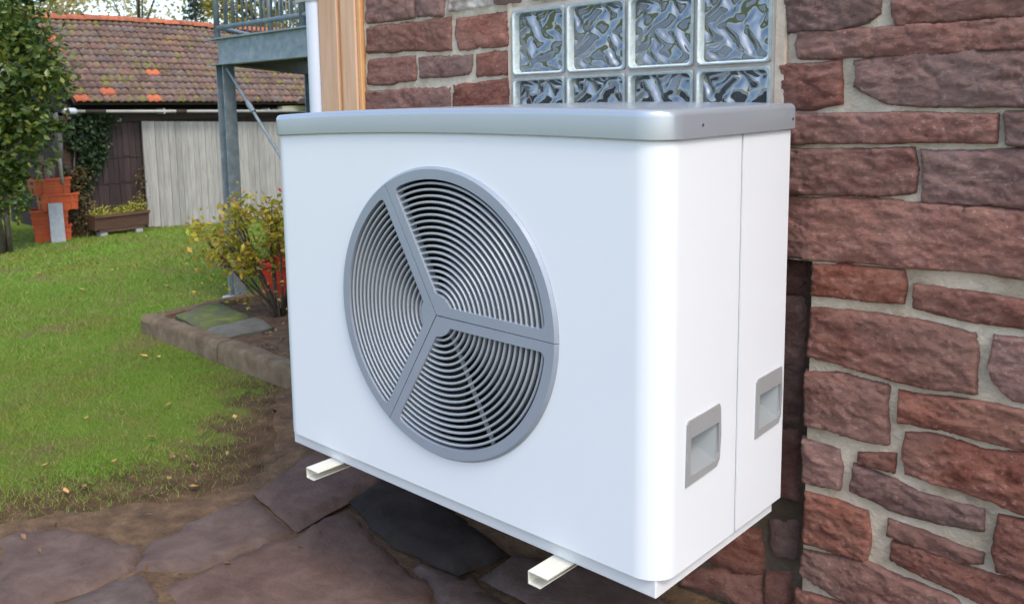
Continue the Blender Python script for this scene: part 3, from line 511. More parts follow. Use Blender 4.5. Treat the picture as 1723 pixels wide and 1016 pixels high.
def block_mesh(sd):
    mb = MB(); s = 0.0955; ri = 0.0875; ro = 0.0945; yf = -0.006; yp = 0.004
    def rr_loop(h, r, y, n=6):
        P = []
        for cx, cz, a0 in ((h - r, h - r, 0), (-h + r, h - r, 90), (-h + r, -h + r, 180), (h - r, -h + r, 270)):
            for k in range(n + 1):
                a = R(a0 + 90 * k / n); P.append((cx + r * math.cos(a), y, cz + r * math.sin(a)))
        return P
    loops = [(rr_loop(s, 0.008, 0.045), 0), (rr_loop(s, 0.008, yf + .004), 0), (rr_loop(ro, 0.010, yf), 0), (rr_loop(ri + .004, 0.012, yf), 0), (rr_loop(ri, 0.014, yf + .004), 1), (rr_loop(ri - .001, 0.012, yp + .022), 1)]
    for (a, _), (b, mi) in zip(loops[:-1], loops[1:]):
        n = len(a); mb.add(a + b, [(i, n + i, n + (i + 1) % n, (i + 1) % n) for i in range(n)], mi)
    n = 56; h = ri - 0.0005
    def wave(u, v):   # fan of curved ridges
        a = math.atan2(v + 0.25, u - 0.12); r = math.hypot(u - 0.12, v + 0.25)
        q = fract(u * 1.1, v * 1.1, 4.0 + sd * 0.35, 2); q2 = fract(u * 1.4 + sd, v * 1.4, 21.0, 2); m = min(1, max(0, 0.5 + 2.2 * q2))
        s1 = math.sin(12.5 * (0.86 * u + 0.5 * v) + 2.6 * q); s2 = math.sin(11.5 * (0.62 * u - 0.78 * v + 0.35 * u * v) + 2.6 * q + 1.3)
        return 0.0058 * (s1 * m + s2 * (1 - m)) * (0.75 + 0.6 * q2) + 0.0016 * fract(u * 3 + sd, v * 3, 8.0, 2)
    V = []
    for j in range(n + 1):
        for i in range(n + 1):
            u = i / n * 2 - 1; v = j / n * 2 - 1; e = min(1, (1 - max(abs(u), abs(v))) * 9)
            V.append((u * h, yp + 0.016 + wave(u, v) * e, v * h))
    mb.add(V, [(j * (n + 1) + i, j * (n + 1) + i + 1, (j + 1) * (n + 1) + i + 1, (j + 1) * (n + 1) + i) for j in range(n) for i in range(n)], 2)
    me = mb.mesh('glass_block', ['glassrim', 'glassside', 'pane'], True)
    return me
bmes = [block_mesh(s) for s in range(4)]
for i in range(4):
    for k in range(3):
        o = link('glass_block', bmes[(i + 2 * k) % 4], None, (WX0 + 0.1 + 0.2 * i, WY - 0.004, WZ0 + 0.1 + 0.2 * k)); wpart(o)
        o.rotation_euler = (random.uniform(-.006, .006), 0, random.uniform(-.006, .006))

# pine boards and white pipe at the house corner
zt = ZT - 0.03
for x0, x1, y0, m_ in ((-1.792, -1.684, 0.592, 'timber'), (-1.684, -1.664, 0.604, 'timber_orange'), (-1.664, -1.583, 0.594, 'timber'), (-1.583, -1.562, 0.600, 'timber_orange')):
    mb = MB(); mb.box((x0 + .0005, y0, -0.345), (x1 - .0005, 0.90, zt), c=0.003); hpart(mb.build('corner_board', m_))
mb = MB(); mb.box((-1.80, 0.60, G0 - .05), (-1.562, 0.90, -0.346), c=0.006); hpart(mb.build('plinth', 'shaded_mortar'))
mb = MB(); mb.tube([(-1.826, 0.62, -0.40), (-1.826, 0.60, -0.2), (-1.826, 0.60, zt)], 0.031, 24); p = hpart(mb.build('downpipe', 'pipe')); smooth_by_angle(p)
p['label'] = 'white downpipe at the house corner'
mb = MB(); mb.tube([(-1.826, 0.60, 1.395), (-1.826, 0.60, 1.425)], 0.036, 24); mb.box((-1.92, 0.585, 1.398), (-1.83, 0.615, 1.422)); hpart(mb.build('pipe_clip', 'gutter'))

# ================================================================== heat pump
W, H, D, RR, LT, ZB, TI, ARCH = 1.2711, 0.9847, 0.5492, 0.0608, 0.0588, 0.0408, 0.018, 0.0127
FX, FZ, FR = -0.6006, 0.502, 0.3585
pump = empty('heat_pump', (-W / 2, D / 2, 0.0)); tag(pump, 'white outdoor heat pump with silver lid and round grey fan grille', 'heat pump')
PI_ = Matrix.Translation(Vector((W / 2, -D / 2, 0)))
def ppart(o, parent=None):
    o.parent = parent or pump
    if parent is None: o.matrix_parent_inverse = PI_
    return o
ZC = H - LT + 0.015
def arc(cx, cy, r, a0, a1, n): return [(cx + r * math.cos(R(a0 + (a1 - a0) * k / n)), cy + r * math.sin(R(a0 + (a1 - a0) * k / n))) for k in range(n + 1)]
SEAM = 0.3165
def ring_pts(cx, cz, r, n=128): return [(cx + r * math.cos(2 * math.pi * k / n), cz + r * math.sin(2 * math.pi * k / n)) for k in range(n)]
def rect(a0, a1, b0, b1): return [(a0, b0), (a1, b0), (a1, b1), (a0, b1)]
HANDLES = [[(0.094, 0.219), (0.222, 0.225), (0.234, 0.238), (0.239, 0.290), (0.236, 0.350), (0.231, 0.361), (0.104, 0.357), (0.098, 0.350), (0.096, 0.285)],
           [(0.402, 0.232), (0.522, 0.238), (0.532, 0.252), (0.537, 0.305), (0.534, 0.362), (0.529, 0.373), (0.410, 0.370), (0.404, 0.363), (0.403, 0.298)]]
mb = MB()
mb.plate(rect(-W + RR, -RR, ZB, ZC), [ring_pts(FX, FZ, FR - 0.012)], lambda p, t: (p[0], 0.003 * t, p[1]), back=True)
mb.plate(rect(RR, SEAM - .0045, ZB, ZC), [HANDLES[0]], lambda p, t: (-0.003 * t, p[0], p[1]), back=True)
mb.plate(rect(RR, SEAM - .0045, ZB, ZC), [], lambda p, t: (-W + 0.003 * t, p[0], p[1]), back=True)
for cx, a0, a1 in ((-RR, 270, 360), (-W + RR, 180, 270)):
    for rad in (RR, RR - .003):
        A = arc(cx, RR, rad, a0, a1, 40)
        mb.add([(x, y, ZB) for x, y in A] + [(x, y, ZC) for x, y in A], [(i, i + 1, 42 + i - 1 + 1, 41 + i) for i in range(40)])
    A = arc(cx, RR, RR, a0, a1, 40); B = arc(cx, RR, RR - .003, a0, a1, 40)
    mb.add([(x, y, ZB) for x, y in A] + [(x, y, ZB) for x, y in B], [(i, i + 1, 42 + i, 41 + i) for i in range(40)])
case = ppart(mb.build('front_casing', 'white')); smooth_by_angle(case, 12)
mb = MB()
mb.plate(rect(SEAM + .0045, D, ZB, ZC), [HANDLES[1]], lambda p, t: (-0.003 * t, p[0], p[1]), back=True)
mb.plate(rect(SEAM + .0045, D, ZB, ZC), [], lambda p, t: (-W + 0.003 * t, p[0], p[1]), back=True)
mb.plate(rect(-W + .003, -.003, ZB, ZC), [], lambda p, t: (p[0], D - 0.001 - .002 * t, p[1]), back=True)
rear = ppart(mb.build('rear_casing', 'white'))
mb = MB(); pass
for s_, x_ in ((1, 0.0), (-1, -W)):
    MB().box((min(x_ - s_ * .004, x_ - s_ * .009), SEAM - .02, ZB), (max(x_ - s_ * .004, x_ - s_ * .009), SEAM + .02, ZC)); mb = MB().box((min(x_ - s_ * .0042, x_ - s_ * .009), SEAM - .02, ZB + .002), (max(x_ - s_ * .0042, x_ - s_ * .009), SEAM + .02, ZC)); ppart(mb.build('seam_strip', 'white'))
# floor closing the casing, then the base tray
mb = MB(); mb.box((-W + .03, 0.03, ZB + .004), (-.03, D - .01, ZB + .008)); ppart(mb.build('casing_floor', 'black'))
mb = MB(); mb.box((-W + TI, TI, 0.0), (-TI, D - 0.004, ZB + 0.012), c=0.0025); ppart(mb.build('base_tray', 'tray'))
# lid
def outline(o):
    A = arc(-W + RR, RR, RR + o, 180, 270, 32); B = arc(-RR, RR, RR + o, 270, 360, 32)
    xs_ = [-W + RR + (W - 2 * RR) * k / 40 for k in range(1, 40)]
    return [(-W - o, D + .004)] + A + [(x, -o) for x in xs_] + B + [(o, D + .004)]
def arch(x): return ARCH * (1 - ((x + W / 2) / (W / 2)) ** 2)
mb = MB(); prof = [(0.002, H - LT + .004), (0.006, H - LT), (0.008, H - LT + .002)] + [(0.008 - 0.014 * (1 - math.cos(a)), H - 0.014 + 0.014 * math.sin(a)) for a in [R(90 * k / 8) for k in range(9)]]
loops = []
for o, z in prof: loops.append([(x, y, z + arch(max(-W, min(0, x)))) for x, y in outline(o)])
n = len(loops[0])
for a, b in zip(loops[:-1], loops[1:]): mb.add(a + b, [(i, i + 1, n + i + 1, n + i) for i in range(n - 1)])
top = loops[-1][1:-1]; m_ = len(top)
mb.add(top + [(x, D + .004, z) for x, y, z in top], [(i, i + 1, m_ + i + 1, m_ + i) for i in range(m_ - 1)])
mb.add([loops[2][0], loops[2][-1], loops[-1][-1], loops[-1][0]], [(0, 1, 2, 3)])
lid = ppart(mb.build('lid', 'silver')); smooth_by_angle(lid, 40)
for y, z in ((0.131, 0.952), (0.541, 0.95)):
    mb = MB(); mb.tube([(0.006, y, z), (0.0095, y, z)], 0.003, 12); ppart(mb.build('screw', 'screw'), None)
# handles
for hd in HANDLES:
    cy = sum(p[0] for p in hd) / len(hd); cz = sum(p[1] for p in hd) / len(hd)
    y0 = min(p[0] for p in hd); y1 = max(p[0] for p in hd); z0 = min(p[1] for p in hd); z1 = max(p[1] for p in hd)
    op = [(y0 + .015, z0 + .018), (y1 - .022, z0 + .021), (y1 - .012, z0 + .034), (y1 - .010, z1 - .040), (y0 + .018, z1 - .042)]
    mb = MB(); mb.plate(hd, [op], lambda p, t: (0.0035 - 0.012 * t, p[0], p[1]), back=True)
    h = ppart(mb.build('handle', 'handle'))
    ym = (op[0][0] + op[1][0]) / 2 + .004
    T = (-0.075, ym - .002, z1 - .046); P = {k: (0.001, q[0], q[1]) for k, q in zip(('bl', 'br', 'br2', 'tr', 'tl'), op)}
    tl = (-0.004, *op[4]); tr = (-0.004, *op[3])
    mb = MB(); mb.add([P['bl'], P['br'], T, tl], [(0, 1, 2, 3)]); mb.add([P['br'], P['br2'], tr, T], [(0, 1, 2, 3)]); mb.add([tl, T, tr, (0.001, *op[3]), (0.001, *op[4])], [(0, 1, 2), (0, 2, 3, 4)])
    c = mb.build('handle_cup', 'cup'); c.parent = h
# fan opening: shroud, fan and grille
mb = MB(); A = ring_pts(FX, FZ, FR - 0.012, 96)
mb.add([(x, 0.003, z) for x, z in A] + [(x, 0.17, z) for x, z in A], [(i, (i + 1) % 96, 96 + (i + 1) % 96, 96 + i) for i in range(96)]); mb.add([(x, 0.17, z) for x, z in A], [tuple(range(96))])
ppart(mb.build('shroud', 'black'))
fan = ppart(link('fan', None)); fan.empty_display_size = 0.1
mb = MB(); mb.tube([(FX, 0.075, FZ), (FX, 0.09, FZ), (FX, 0.15, FZ)], [0.06, 0.075, 0.075], 32); h = mb.build('fan_hub', 'fan', fan)
for k in range(5):
    a = R(72 * k + 20); mb = MB(); V = []; 
    for i in range(9):
        r_ = 0.07 + (0.32 - 0.07) * i / 8
        for s_, yy in ((-1, 0.085), (0, 0.105), (1, 0.125)):
            t = a + s_ * (0.36 - 0.12 * i / 8) + 0.25 * i / 8; V.append((FX + r_ * math.cos(t), yy, FZ + r_ * math.sin(t)))
    mb.add(V, [(i * 3 + j, i * 3 + j + 1, (i + 1) * 3 + j + 1, (i + 1) * 3 + j) for i in range(8) for j in range(2)]); mb.build('fan_blade', 'fan', fan, True)
grille = empty('fan_grille', (FX, 0, FZ)); ppart(grille)
def sector_pts(a0, a1, r1, off, r0, n=40, fil=0.014):
    """hole of one third: between spokes (half width off), r0..r1, corners eased"""
    am = (a0 + a1) / 2; P = []
    def pol(r, a): return Vector((r * math.cos(a), r * math.sin(a)))
    e0 = a0 + math.asin(off / r1); e1 = a1 - math.asin(off / r1); f1 = fil / r1
    for k in range(n + 1): P.append(pol(r1, e0 + f1 + (e1 - e0 - 2 * f1) * k / n))
    d1 = pol(1, a1); n1 = pol(1, a1 - math.pi / 2); d0 = pol(1, a0); n0 = pol(1, a0 + math.pi / 2)
    rr_ = math.sqrt(r1 * r1 - off * off); q0 = math.sqrt(r0 * r0 - off * off)
    P.append(d1 * (rr_ - fil * .35) + n1 * (off + fil * .3)); P.append(d1 * (rr_ - fil) + n1 * off)
    P.append(d1 * (q0 + .012) + n1 * off)
    b1 = a1 - math.asin(off / r0); b0 = a0 + math.asin(off / r0)
    for k in range(9): P.append(pol(r0, b1 + (b0 - b1) * k / 8))
    P.append(d0 * (q0 + .012) + n0 * off)
    P.append(d0 * (rr_ - fil) + n0 * off); P.append(d0 * (rr_ - fil * .35) + n0 * (off + fil * .3))
    return [(p.x, p.y) for p in P]
RI = FR - 0.030; OFF = 0.0245; gap = 0.0008
for s in range(3):
    a0 = R(120 * s - 1.0); a1 = a0 + R(120)
    hole = sector_pts(a0, a1, RI, OFF, 0.052)
    def wedge(r):
        P = []; c0 = math.asin(gap / r)
        for k in range(49): a = a0 + c0 + (a1 - a0 - 2 * c0) * k / 48; P.append((r * math.cos(a), r * math.sin(a)))
        am = (a0 + a1) / 2; P.append((2 * gap * math.cos(am), 2 * gap * math.sin(am))); return P
    o1 = wedge(FR - 0.006); o2 = wedge(FR)
    mb = MB(); mb.plate(o1, [hole], lambda p, t: (p[0], -0.010 + 0.012 * t, p[1]), back=False)
    n = len(o1); mb.add([(x, -0.010, z) for x, z in o1] + [(x, -0.003, z) for x, z in o2] + [(x, 0.0, z) for x, z in o2], [(i, (i + 1) % n, n + (i + 1) % n, n + i) for i in range(n)] + [(n + i, n + (i + 1) % n, 2 * n + (i + 1) % n, 2 * n + i) for i in range(n)])
    n = len(hole); mb.add([(x, -0.010, z) for x, z in hole] + [(x, 0.016, z) for x, z in hole], [(i, (i + 1) % n, n + (i + 1) % n, n + i) for i in range(n)])
    sec = mb.build('grille_frame', 'grille', grille); 
    nr = 18
    for k in range(nr):
        rk = 0.062 + (RI - 0.010 - 0.062) * k / (nr - 1)
        c0 = math.asin(min(.99, (OFF - 0.002) / rk)); b0 = a0 + c0; b1 = a1 - c0; ns = max(8, int((b1 - b0) * rk / 0.012))
        cs = [(-.0030, -.0035), (-.0014, -.0055), (.0014, -.0055), (.0030, -.0035), (.0020, .007), (-.0020, .007)]
        V = []; mb = MB()
        for i in range(ns + 1):
            a = b0 + (b1 - b0) * i / ns
            for dr, dy in cs: V.append(((rk + dr) * math.cos(a), dy, (rk + dr) * math.sin(a)))
        mb.add(V, [(i * 6 + j, i * 6 + (j + 1) % 6, (i + 1) * 6 + (j + 1) % 6, (i + 1) * 6 + j) for i in range(ns) for j in range(6)])
        mb.build('grille_rib', 'rib', grille, False)
a = R(298); mb = MB(); d = Vector((math.cos(a), 0, math.sin(a))); q = Vector((-math.sin(a), 0, math.cos(a)))
mb.obox(d * 0.19 + Vector((0, 0.017, 0)), d * 0.138, q * 0.0045, Vector((0, 0.003, 0))); mb.build('rib_strut', 'rib', grille)

# support rails
for x, lab in ((-1.074, 'cream steel channel rail under the far left end of the heat pump'), (-0.276, 'cream steel channel rail under the right end of the heat pump')):
    w, hh, t = 0.053, 0.030, 0.0025; mb = MB()
    mb.prism([(0, 0), (w, 0), (w, -t), (t, -t), (t, -hh + t), (w * .62, -hh + t), (w * .62, -hh), (0, -hh)], 1, 0.0, WY + 0.02 + 0.07 + (0.12 if x > -0.9 else 0))
    o = mb.build('support_rail', 'cream', None, loc=(x, -0.072, -0.0005)); tag(o, lab, 'rail', 'rails carrying the heat pump')

# ================================================================== steel balcony
BY = 2.262
balc = empty('steel_balcony', (-5.25, 2.31, gh(-5.25, 2.31))); tag(balc, 'galvanised steel balcony on a grey post beside the house corner', 'balcony')
BI = Matrix.Translation(-Vector(balc.location))
def bpart(o, parent=None):
    o.parent = parent or balc
    if parent is None: o.matrix_parent_inverse = BI
    return o
def hbeam(mb, cx, cy, z0, z1, b=0.105, t=0.009):
    mb.box((cx - b / 2, cy - b / 2, z0), (cx - b / 2 + t, cy + b / 2, z1)); mb.box((cx + b / 2 - t, cy - b / 2, z0), (cx + b / 2, cy + b / 2, z1))
    mb.box((cx - b / 2 + t, cy - t / 2, z0), (cx + b / 2 - t, cy + t / 2, z1))
pz = gh(-5.25, 2.31)
mb = MB(); hbeam(mb, -5.235, 2.315, pz - 0.05, 1.34); bpart(mb.build('post', 'galv'))
mb = MB(); mb.box((-5.33, 2.22, pz - 0.03), (-5.12, 2.41, pz + 0.07), c=0.01); bpart(mb.build('base_plate', 'concrete'))
mb = MB(); mb.box((-5.235, BY, 1.352), (-1.9, BY + 0.009, 1.536)); mb.box((-5.36, BY - 0.03, 1.340), (-1.9, BY + 0.075, 1.352)); mb.box((-5.36, BY - 0.03, 1.536), (-1.9, BY + 0.075, 1.548)); bpart(mb.build('front_beam', 'galv'))
sd_ = Vector((-0.64, 0.77, 0)); s0 = Vector((-5.22, BY + 0.05, 0)); q_ = Vector((0.77, 0.64, 0))
mb = MB(); mb.obox(s0 + sd_ * 1.5 + Vector((0, 0, 1.444)), sd_ * 1.5, q_ * 0.005, Vector((0, 0, 0.092))); mb.obox(s0 + sd_ * 1.5 + Vector((0, 0, 1.346)), sd_ * 1.5, q_ * 0.045, Vector((0, 0, 0.006))); bpart(mb.build('side_beam', 'shadesteel'))
e_ = s0 + sd_ * 3.0
mb = MB(); mb.prism([(s0.x, s0.y), (-1.9, s0.y), (-1.9, e_.y), (e_.x, e_.y)], 2, 1.500, 1.532); bpart(mb.build('deck', 'shadesteel'))
mb = MB(); hbeam(mb, e_.x + .1, e_.y - .1, gh(e_.x, e_.y) - .05, 1.34); bpart(mb.build('post', 'galv'))
mb = MB(); hbeam(mb, -2.05, 2.315, gh(-2.05, 2.3) - .05, 1.34); bpart(mb.build('post', 'galv'))
mb = MB(); mb.tube([(-5.17, BY + 0.03, 1.31), (-2.1, BY + 0.03, -0.36)], 0.011, 8) if False else mb.tube([(-5.17, BY + 0.03, 1.31), (-3.62, BY + 0.03, -0.25)], 0.012, 8); mb.tube([(-4.90, BY + .03, 1.04), (-4.83, BY + .03, 0.97)], 0.021, 8); bpart(mb.build('brace', 'galv'))
mb = MB(); hbeam(mb, -3.60, 2.315, gh(-3.6, 2.3) - .05, 1.34, 0.08); bpart(mb.build('post', 'galv'))
def railing(p0, d, L, spacing, posts):
    p0 = Vector(p0); mb = MB(); mb.tube([p0 + Vector((0, 0, 1.628)), p0 + d * L + Vector((0, 0, 1.628))], 0.019, 12); bpart(mb.build('bottom_rail', 'galv', None, True))
    mb = MB(); mb.tube([p0 + Vector((0, 0, 2.5)), p0 + d * L + Vector((0, 0, 2.5))], 0.024, 12); bpart(mb.build('hand_rail', 'galv', None, True))
    for t in posts:
        mb = MB(); q = p0 + d * t; mb.tube([q + Vector((0, 0, 1.545)), q + Vector((0, 0, 2.5))], 0.024, 12); bpart(mb.build('rail_post', 'galv', None, True))
    k = spacing
    while k < L:
        if all(abs(k - t) > 0.05 for t in posts):
            mb = MB(); q = p0 + d * k; mb.tube([q + Vector((0, 0, 1.60)), q + Vector((0, 0, 2.5))], 0.0085, 8); bpart(mb.build('baluster', 'galv', None, True))
        k += spacing
railing((-5.27, BY + 0.02, 0), Vector((1, 0, 0)), 3.3, 0.125, (0, 1.12, 2.3)); railing((-5.29, BY + 0.08, 0), sd_, 2.9, 0.135, (1.4, 2.8))

# ================================================================== shed
SX = -13.16; SY0 = 4.20; SY1 = 10.2
shed = empty('shed', (SX, 5.5, gh(SX, 5.5))); tag(shed, 'old wooden shed with mossy clay tile roof and pale grey sliding door', 'shed')
SI = Matrix.Translation(-Vector(shed.location))
def spart(o, parent=None):
    o.parent = parent or shed
    if parent is None: o.matrix_parent_inverse = SI
    return o
def ez(y): return 1.150 - 0.021 * (y - 4.3)          # eaves height
def rz_(y): return 2.60 - 0.014 * (y - 4.3)           # ridge height
EXX, RXX = SX + 0.30, SX - 1.20
mb = MB(); mb.box((SX - 3.0, SY0 + 0.1, -1.3), (SX - 0.03, SY1, 1.0)); mb.prism([(SX - .06, 0.95), (SX - 2.4, 0.95), (RXX, 2.45)], 1, SY0 + .1, SY1); 
spart(mb.build('shed_body', 'darkboard'))
y = SY0
while y < 5.50:
    w = random.uniform(0.085, 0.115); mb = MB(); top = 0.95; cuts = [-1.05, -0.18 + random.uniform(-.01, .01), 0.24 + random.uniform(-.01, .01), top]
    for a, b in zip(cuts[:-1], cuts[1:]): mb.box((SX - .03, y + .003, a + .004), (SX + random.uniform(-.004, .006), min(y + w, 5.50) - .003, b - .012))
    spart(mb.build('wall_board', 'darkboard')); y += w
for zz in (-0.19, 0.23):
    mb = MB(); mb.box((SX - .01, SY0, zz - .006), (SX + .012, 5.5, zz + .012)); spart(mb.build('wall_batten', 'darkboard'))
door = empty('sliding_door', (SX + .05, 6.9, -1.05)); spart(door); DI = Matrix.Translation(-Vector(door.location))
y = 5.51
while y < 9.3:
    w = random.uniform(0.095, 0.135); mb = MB(); mb.box((SX + .012, y + .003, -1.00 - 0.08 * (y - 5.5) + random.uniform(-.012, .012)), (SX + 0.045 + random.uniform(-.004, .005), y + w - .003, 0.815 - 0.042 * (y - 5.5)))
    o = mb.build('door_board', 'greyboard', door); o.matrix_parent_inverse = DI; y += w
mb = MB(); mb.box((SX - .02, SY0, 0.82), (SX + .03, 9.6, 0.96)); spart(mb.build('lintel_beam', 'darkboard'))
mb = MB(); mb.tube([(SX + .25, 4.20, 1.015), (SX + .25, 9.7, 0.87)], 0.026, 10); spart(mb.build('gutter_pipe', 'gutter', None, True))
for a, b in ((4.46, 4.80), (6.05, 6.25)):
    mb = MB(); mb.tube([(SX + .25, a, 1.015 - .0264 * (a - 4.2)), (SX + .25, b, 1.015 - .0264 * (b - 4.2))], 0.029, 10); spart(mb.build('pipe_wrap', 'roofdeck', None, True))
mb = MB(); mb.tube([(SX + .25, 4.10, 1.017), (SX + .25, 4.13, 1.02), (SX + .25, 4.30, 1.015), (SX + .25, 4.33, 1.012)], [.03, .052, .052, .03], 12); spart(mb.build('gutter_end', 'pipe', None, True))
for yy in (5.83, 7.0, 7.95, 8.2):
    mb = MB(); mb.box((SX + .03, yy - .012, 0.93), (SX + .27, yy + .012, 1.03 - .0264 * (yy - 4.2) + .035)); spart(mb.build('pipe_bracket', 'gutter'))
mb = MB(); mb.box((SX + .05, 8.30, 0.905), (SX + .20, 8.90, 1.00)); spart(mb.build('cream_board', 'cream_board'))
mb = MB(); mb.prism([(8.56, 1.04), (8.62, 1.12), (8.75, 1.15), (9.2, 1.15), (9.2, 0.95), (8.75, 0.98), (8.72, 1.03)], 0, SX + .31, SX + .5); spart(mb.build('eaves_hood', 'roofdeck'))
# roof deck and tiles
def roof_pt(t, y, lift=0.0):
    x = EXX + (RXX - EXX) * t; z = ez(y) + (rz_(y) - ez(y)) * t + 0.02 * math.sin(y * 1.3) * t
    return Vector((x - lift * 0 + 0.69 * lift, y, z + 0.72 * lift))
mb = MB(); n = 24; V = []
for j in range(n + 1):
    yy = SY0 + 0.08 + (SY1 - SY0) * j / n; V += [roof_pt(0.01, yy, -.03), roof_pt(1, yy, -.03), Vector((RXX - 1.5, yy, 1.1)), roof_pt(0.01, yy, -.07)]
mb.add(V, [(j * 4 + k, j * 4 + k + 1, (j + 1) * 4 + k + 1, (j + 1) * 4 + k) for j in range(n) for k in range(2)] + [(j * 4 + 3, j * 4, (j + 1) * 4, (j + 1) * 4 + 3) for j in range(n)])
roof = spart(mb.build('roof', 'roofdeck'))
NR, TW = 13, 0.25; ROWS = []
def tile_mesh(mat):
    mb = MB(); n = 12; V = []
    for (l, lift) in ((-0.035, 0.030), (1.02, 0.006)):
        for i in range(n + 1):
            u = i / n; hgt = 0.020 * (0.5 - 0.5 * math.cos(u * 4 * math.pi)) ** 0.7
            V.append((-l * 0.160, (u - 0.5) * TW * 0.985, lift + hgt * 1.5))
    for i in range(n + 1):
        u = i / n; hgt = 0.020 * (0.5 - 0.5 * math.cos(u * 4 * math.pi)) ** 0.7; V.append((0.035 * 0.160, (u - 0.5) * TW * 0.985, 0.030 + hgt * 1.5 - 0.020))
    k = n + 1
    mb.add(V, [(i, i + 1, k + i + 1, k + i) for i in range(n)] + [(i + 1, i, 2 * k + i, 2 * k + i + 1) for i in range(n)])
    return mb.mesh('roof_tile', mat, True)
tiles = [tile_mesh('tile'), tile_mesh('newtile')]
slope = math.atan2(rz_(6) - ez(6), EXX - RXX)
NEW = {(0, 0), (1, 2), (0, 5), (9, 0), (7, 0), (4, 6)}
for rw in range(NR):
    for c in range(20):
        yy = 4.30 + TW * (c + 0.5); p = roof_pt((rw) / NR, yy)
        m_ = 1 if (rw, c) in NEW else 0
        o = link('roof_tile', tiles[m_], roof, p + Vector((0, random.uniform(-.004, .004), 0)), (random.uniform(-.02, .02), slope + random.uniform(-.03, .03), random.uniform(-.015, .015)))
rme = MB(); V = []; n = 10
for yy, rad in ((0, .115), (.33, .10)):
    for i in range(n + 1): a = math.pi * i / n; V.append((rad * math.cos(a), yy, rad * 0.85 * math.sin(a)))
rme.add(V, [(i, i + 1, n + 1 + i + 1, n + 1 + i) for i in range(n)]); rme = rme.mesh('ridge_tile', 'ridge', True)
yy = 4.27
while yy < 9.6:
    link('ridge_tile', rme, roof, roof_pt(1, yy, 0.0) + Vector((0, 0, -0.01 + random.uniform(-.006, .006))), (random.uniform(-.02, .02), 0, random.uniform(-.03, .03))); yy += 0.30
# corner post
mb = MB(); mb.tube([(SX + .28, 3.93, 1.0), (SX + .29, 3.96, 0.75), (SX + .29, 3.98, 0.50), (SX + .27, 3.99, 0.30)], [.075, .08, .07, .06], 9); spart(mb.build('corner_post', 'greywood', None, True))
mb = MB(); mb.tube([(SX + .3, 3.97, 0.6), (SX + .3, 3.99, -0.1)], 0.028, 10); spart(mb.build('downpipe', 'gutter', None, True))
mb = MB(); mb.box((SX - .02, 4.02, -1.05), (SX + .04, 4.26, 0.95)); spart(mb.build('corner_board', 'brownwood'))

# ================================================================== things by the shed
def crate_proto(name, mat, w=0.58, d=0.40, h=0.26):
    root = empty(name)
    t = 0.014; mb = MB(); s = 0.94
    def wallp(p0, p1, p2, p3): mb.add([p0, p1, p2, p3], [(0, 1, 2, 3)])
    bw, bd = w * s / 2, d * s / 2; tw, td = w / 2, d / 2
    for k, (sx, a0, a1) in enumerate((('y', -1, 0), ('y', 1, 0), ('x', -1, 0), ('x', 1, 0))):
        for off in (0, t):
            if sx == 'y':
                y0, y1 = a0 * (bd - off), a0 * (td - off); P = [(-bw, y0, 0), (bw, y0, 0), (tw, y1, h), (-tw, y1, h)]
            else:
                x0, x1 = a0 * (bw - off), a0 * (tw - off); P = [(x0, -bd, 0), (x0, bd, 0), (x1, td, h), (x1, -td, h)]
            wallp(*P)
    mb.box((-bw, -bd, 0.002), (bw, bd, 0.014)); mb.build('tray', mat, root)
    mb = MB()
    for z0, z1, o in ((h - .032, h, .016), (h * .48, h * .48 + .016, .010)):
        f = 1 - (1 - s) * (1 - (z0 + z1) / 2 / h); X, Y = tw * f + o, td * f + o
        mb.box((-X, -Y, z0), (X, -Y + o + .006, z1)); mb.box((-X, Y - o - .006, z0), (X, Y, z1)); mb.box((-X, -Y + o, z0), (-X + o + .006, Y - o, z1)); mb.box((X - o - .006, -Y + o, z0), (X, Y - o, z1))
    mb.build('rim', mat, root)
    for sx in (-1, 1):
        for fr in (-0.3, 0.3): MB().box((w * fr - .012, sx * (bd + .004) - .012, 0.01), (w * fr + .012, sx * (bd + .004) + .012, h * .9)).build('rib', mat, root)
        MB().box((sx * (bw + .004) - .012, -.012, 0.01), (sx * (bw + .004) + .012, .012, h * .5)).build('rib', mat, root)
    pass
    for sx in (-1, 1): MB().box((sx * (tw - .010) - .008, -.06, h * .62), (sx * (tw - .010) + .008, .06, h * .80)).build('grip_slot', 'black', root)
    return root
CX, CY = -13.05, 3.85; gz0 = gh(CX, CY)
proto = crate_proto('plastic_crate', 'orange', 0.54, 0.38, 0.26)
spots = [((CX, CY, gz0), R(72), 'orange plastic crate at the bottom of the stack by the shed corner'), ((CX - .02, CY - .02, gz0 + .245), R(70), 'orange plastic crate second from the ground in the shed stack'),
         ((CX + .07, CY + .09, gz0 + .49), R(84), 'orange crate shifted to the right, third from the ground in the shed stack'), ((CX - .01, CY + .01, gz0 + .735), R(88), 'topmost red orange crate of the shed stack holding firewood')]
for i, (l, a, lab) in enumerate(spots):
    o = proto if i == 0 else copy_tree(proto); o.location = l; o.rotation_euler = (0, 0, a); tag(o, lab, 'crate', 'orange crates stacked by the shed')
logs = [((CX - .05, CY - .10, gz0 + .76), (CX - .06, CY - .08, gz0 + 1.34), .055), ((CX + .04, CY - .04, gz0 + .76), (CX + .02, CY - .02, gz0 + 1.22), .045), ((CX - .08, CY + .08, gz0 + .76), (CX - .06, CY + .10, gz0 + 1.15), .04)]
